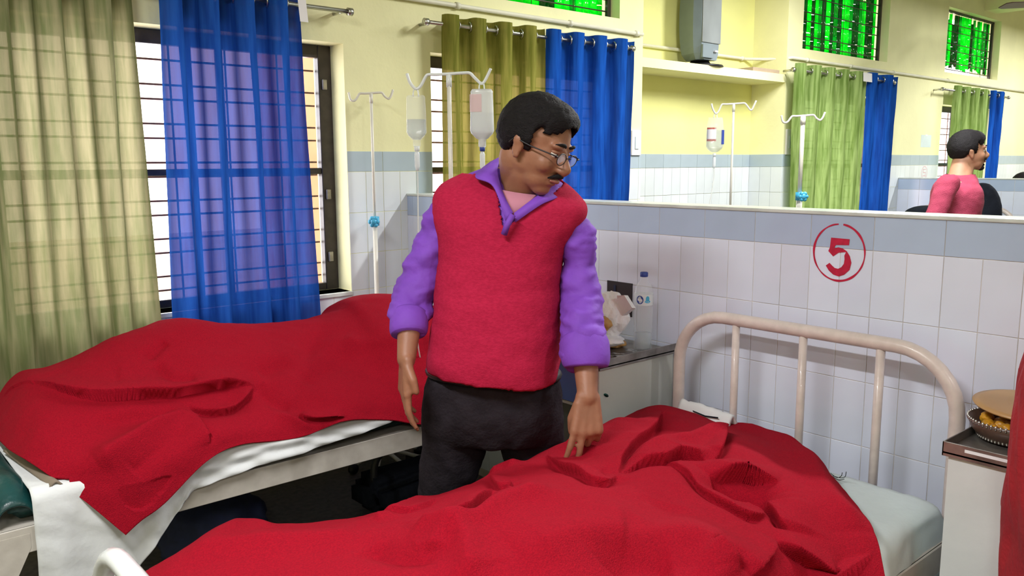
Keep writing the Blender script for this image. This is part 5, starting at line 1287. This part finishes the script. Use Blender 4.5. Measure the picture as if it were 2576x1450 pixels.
for s_ in (-1, 1):
    a = Vector(kn[s_][2]) + RH * .035 * s_; bm = bmesh.new()
    ell_bm(bm, (a.x, a.y, .05), (.05, .05, .048)); q = a + TOC * .13 + RH * .03 * s_; cap_bm(bm, (a.x, a.y, .04), (q.x, q.y, .035), .042, .034)
    for v in bm.verts: v.co.z = max(.0, v.co.z)
    loc_child(from_bm('shoe', bm, 'black', smooth=True), man)

# --- the man in magenta in the far bay, in profile
m2 = empty('person', (5.6496, 2.1522, 0), 'dark haired man with a small beard in a magenta pullover, in profile beyond the partition', 'person', kind='thing')
HC2 = Vector((5.7305, 2.1419, 1.5636)); h2 = 1.03
f2 = (RH * .985 + TOC * .17 + UP * .04).normalized(); HR2 = frame_from(f2)
sh2 = Vector((5.6477, 2.1689, 1.3396)); hp2 = Vector((5.5652, 2.155, 0.9112))
bm = bmesh.new(); head_parts(bm, HC2, HR2, h2)
cap_bm(bm, HC2 + HR2 @ Vector((-.035, 0, -.06)), (5.6664, 2.1628, 1.3899), .058, .066, 18); cap_bm(bm, HC2 + HR2 @ Vector((-.01, 0, -.08)), (5.6591, 2.1399, 1.3777), .05, .055, 18)
def torso2(g):
    C_ = [(5.7035, 2.1654, 1.4299), (5.68, 2.1777, 1.3896), (5.6664, 2.1743, 1.3137), (5.6476, 2.1654, 1.1871), (5.6121, 2.1609, 1.0101), (5.5869, 2.1526, 0.8583)]
    return [(Vector(c), RH * (r_ + g), TOC * (q + g)) for c, r_, q in zip(C_, (.07, .105, .125, .14, .135, .135), (.07, .12, .20, .19, .17, .17))]
ring_loft(bm, smooth_rings(torso2(-.015), 3), 32, 2.1)
A2 = [(5.4313, 2.1338, 1.3645), (5.3424, 2.1428, 1.2249), (5.2984, 2.1567, 1.1038), (5.2369, 2.0541, 0.9922), (5.2745, 1.9857, 0.9464)]
B2 = [(5.889, 2.2305, 1.3543), (5.9175, 2.1917, 1.1487), (5.9, 2.1807, 1.0174), (5.8965, 2.0758, 0.9452), (5.8974, 2.0014, 0.9113)]
for P in (A2, B2):
    for a, b, r0, r1 in zip(P, P[1:], (.045, .042, .04, .033), (.042, .04, .033, .028)): cap_bm(bm, a, b, r0, r1, 14)
hand_parts(bm, A2[-1], RH + UP * -.2, TOC, UP, 1, [(.3, .3, .3)] * 4, .1, thumb=[((.8, .6, .25), .036, .0125, .012), ((1, .15, .3), .03, .012, .009)])
hand_parts(bm, B2[-1], RH + UP * -.2, FWH, UP, 1, [(.3, .3, .3)] * 4, .1, thumb=[((.8, .6, .25), .036, .0125, .012), ((1, .15, .3), .03, .012, .009)])
l2 = {}
for s_ in (-1, 1):
    hip = hp2 + TOC * .09 * s_; knee = Vector((hip.x, hip.y, .46)) + RH * .05 * (1 + s_); ank = Vector((knee.x, knee.y, .08)) - RH * .04; cap_bm(bm, hip, knee, .075, .05); cap_bm(bm, knee, ank, .05, .036); l2[s_] = (hip, knee, ank)
me = remeshed('body', bm, .007, 3, .4); loc_child(link('body', me, 'skin_far', smooth=True), m2)
bm = bmesh.new(); ring_loft(bm, smooth_rings(torso2(.0), 3), 36, 2.1)
for P in (A2, B2):
    P = [Vector(p) for p in P]; P[-1] = P[-2].lerp(P[-1], .8)
    for a, b, r0, r1 in zip(P, P[1:], (.066, .062, .058, .05), (.062, .058, .05, .042)): cap_bm(bm, a, b, r0, r1, 14)
me = remeshed('pullover', bm, .010, 4); wrinkle(me, .010, 8, 6.6)
bmv = bmesh.new(); bmv.from_mesh(me); bmesh.ops.delete(bmv, geom=[f for f in bmv.faces if f.calc_center_median().z > (5.7025, 2.1642, 1.4198)[2]], context='FACES')
loc_child(from_bm('pullover', bmv, 'sweater', smooth=True), m2)
head_extras(m2, HC2, HR2, h2, 'skin_far', 'hair', None, goatee=True)
hair_mesh('hair', HC2, HR2, h2, m2, 1.03, .050, .010, 11.)
bm = bmesh.new(); ell_bm(bm, hp2, (.15, .15, .14))
for s_ in (-1, 1):
    hip, knee, ank = l2[s_]; cap_bm(bm, hip, knee, .09, .07); cap_bm(bm, knee, ank, .07, .06)
me = remeshed('trousers', bm, .014, 3); loc_child(link('trousers', me, 'trouser', smooth=True), m2)
for s_ in (-1, 1):
    a = l2[s_][2]; bm = bmesh.new(); q = a + RH * .13; cap_bm(bm, (a.x, a.y, .045), (q.x, q.y, .035), .045, .035)
    for v in bm.verts: v.co.z = max(0, v.co.z)
    loc_child(from_bm('shoe', bm, 'black', smooth=True), m2)

# --- the person in the red printed shawl, cut by the right edge
m3c = Vector((2.026, 0.4257, 0.8897)); m3 = empty('person', (m3c.x, m3c.y, 0), 'person in a red shawl with olive print, cut off by the right edge', 'person', kind='thing')
H3 = m3c + Vector((.02, 0, .47)); H3.z = 1.40; R3_ = frame_from(TOC * .5 + RH * .85)
bm = bmesh.new(); head_parts(bm, H3, R3_, 1.0); cap_bm(bm, H3 + Vector((0, 0, -.08)), (H3.x, H3.y, 1.2), .052, .06)
ring_loft(bm, smooth_rings([((m3c.x, m3c.y, z), RH * a, TOC * b) for z, a, b in ((.45, .15, .14), (.7, .13, .11), (.95, .14, .11), (1.12, .17, .09), (1.22, .08, .06))], 3), 28, 2.1)
for s_ in (-1, 1):
    sh = Vector((m3c.x, m3c.y, 1.10)) + RH * .12 * s_; el = sh + Vector((0, 0, -.26)); wr = el + TOC * .09 + RH * -.10 * s_ + UP * .03
    cap_bm(bm, sh, el, .045, .038); cap_bm(bm, el, wr, .038, .026)
    hip = Vector((m3c.x, m3c.y, .5)) + RH * .08 * s_; knee = hip + TOC * .04; knee.z = .42; ank = Vector((knee.x, knee.y, .07)); cap_bm(bm, hip, knee, .08, .06); cap_bm(bm, knee, ank, .055, .035)
me = remeshed('body', bm, .008, 3); loc_child(link('body', me, 'skin', smooth=True), m3)
head_extras(m3, H3, R3_, 1.0, 'skin', 'hair', None, mous=False); hair_mesh('hair', H3, R3_, 1.0, m3, 1.05, .05, 0, 3.)
prof3 = [(.02, .20, .19), (.30, .195, .18), (.52, .185, .17), (.66, .183, .17), (.72, .192, .17), (.80, .203, .17), (.90, .205, .17), (1.0, .196, .16), (1.08, .185, .15), (1.15, .165, .13), (1.20, .12, .10), (1.25, .075, .07)]
bm = bmesh.new(); ring_loft(bm, smooth_rings([((m3c.x, m3c.y, z), RH * a, TOC * b) for z, a, b in prof3], 4), 44, 2.2)
me = remeshed('shawl', bm, .010, 2); wrinkle(me, .014, 9, 4.4, (1.6, 1.6, .35))
bmv = bmesh.new(); bmv.from_mesh(me); bmesh.ops.delete(bmv, geom=[f for f in bmv.faces if f.calc_center_median().z > 1.245], context='FACES')
loc_child(from_bm('shawl', bmv, 'shawl', smooth=True), m3)
# --- somebody seated beyond the second partition: only the crown shows
m4c = Vector((8.75, 2.80, 0)); m4 = empty('person', m4c, 'dark haired person seated beyond the far partition, crown of the head at the right edge', 'person', kind='thing')
H4 = Vector((8.75, 2.7437, 1.2621)); m4c = Vector((H4.x, H4.y, 0)); R4 = frame_from((0, -1, 0))
bm = bmesh.new(); head_parts(bm, H4, R4, 1.0); cap_bm(bm, H4, (H4.x, H4.y, H4.z - .2), .052, .06)
ring_loft(bm, smooth_rings([((H4.x, H4.y, z), Vector((1, 0, 0)) * a, Vector((0, 1, 0)) * b) for z, a, b in ((.45, .17, .16), (.7, .15, .12), (.9, .19, .12), (H4.z - .26, .20, .10), (H4.z - .17, .08, .06))], 3), 28, 2.1)
for s_ in (-1, 1):
    hip = Vector((H4.x + .09 * s_, H4.y, .5)); knee = hip + Vector((0, -.38, -.02)); cap_bm(bm, hip, knee, .08, .055); cap_bm(bm, knee, (knee.x, knee.y, .07), .055, .035)
    sh = Vector((H4.x + .19 * s_, H4.y, H4.z - .28)); el = sh + Vector((0, -.03, -.25)); cap_bm(bm, sh, el, .045, .038); cap_bm(bm, el, el + Vector((-.04 * s_, -.22, 0)), .038, .028)
me = remeshed('body', bm, .011, 3); loc_child(link('body', me, 'skin', smooth=True), m4)
hair_mesh('hair', H4, R4, 1.0, m4, 1.06, .05, 0, 6.)
bm = bmesh.new(); ring_loft(bm, smooth_rings([((H4.x, H4.y, z), Vector((1, 0, 0)) * a, Vector((0, 1, 0)) * b) for z, a, b in ((.42, .20, .20), (.7, .18, .15), (.9, .215, .145), (H4.z - .25, .22, .125), (H4.z - .17, .09, .08))], 3), 28, 2.1)
me = remeshed('shirt', bm, .014, 3); loc_child(link('shirt', me, 'navy', smooth=True), m4)
g = empty('stool', (H4.x, H4.y, 0), 'stool hidden beyond the far partition', 'stool')
loc_child(lathe('seat', [(.16, 0), (.17, .01), (.17, .03), (.15, .04)], 'black', c=(H4.x, H4.y, .38)), g)
for k in range(4):
    a = PI / 4 + PI / 2 * k; loc_child(tube('leg', [(H4.x + .12 * math.cos(a), H4.y + .12 * math.sin(a), .385), (H4.x + .15 * math.cos(a), H4.y + .15 * math.sin(a), 0)], .012, 'steel_dull', n=8), g)

# ------------------------------------------------------------------ small pieces belong to the part that carries them
CARRY = {'rubber_foot': 'leg', 'clamp_knob': 'clamp', 'castor': 'base_leg', 'label_print': 'container', 'fluid': 'container', 'port_cap': 'container', 'water': 'body', 'label_band': 'body', 'cap': 'body', 'printed_roundel': 'body', 'printed_swoosh': 'body', 'printed_drop': 'body', 'printed_wave': 'body',
         'lens': 'lens_frame', 'iris': 'eye', 'eyelid': 'eye', 'rolled_cuff': 'sleeve', 'collar_leaf': 'shirt', 'collar_stand': 'shirt', 'placket': 'shirt', 'lid_knob': 'lid', 'lid_prop': 'lid', 'eyelet': 'drape', 'header_tape': 'drape', 'clip': 'pipe', 'finial': 'pole', 'white_streak': 'tray_top', 'tray_rim': 'tray_top',
         'paint_mark': 'side_panel', 'button': 'control_box', 'plug': 'plate', 'switch': 'plate', 'hinge': 'frame', 'beaded_rim': 'bowl', 'hanger_loop': 'container', 'side_rail_lip': 'side_rail', 'collar': 'upper_pole', 'panel_edge': 'panel', 'belt': 'trousers'}
bpy.context.view_layer.update()
def base(n): return n.rsplit('.', 1)[0] if n[-3:].isdigit() and '.' in n else n
def mid(o): return o.matrix_world @ (sum((Vector(q) for q in o.bound_box), Vector()) / 8)
for root in [o for o in bpy.data.objects if o.parent is None]:
    kids = list(root.children); by = {}
    for k_ in kids: by.setdefault(base(k_.name), []).append(k_)
    for k_ in kids:
        want = CARRY.get(base(k_.name))
        if want and want in by and k_.type == 'MESH':
            p_ = min(by[want], key=lambda o: (mid(o) - mid(k_)).length); mw = k_.matrix_world.copy()
            k_.parent = p_; k_.matrix_parent_inverse = p_.matrix_world.inverted(); k_.matrix_basis = mw
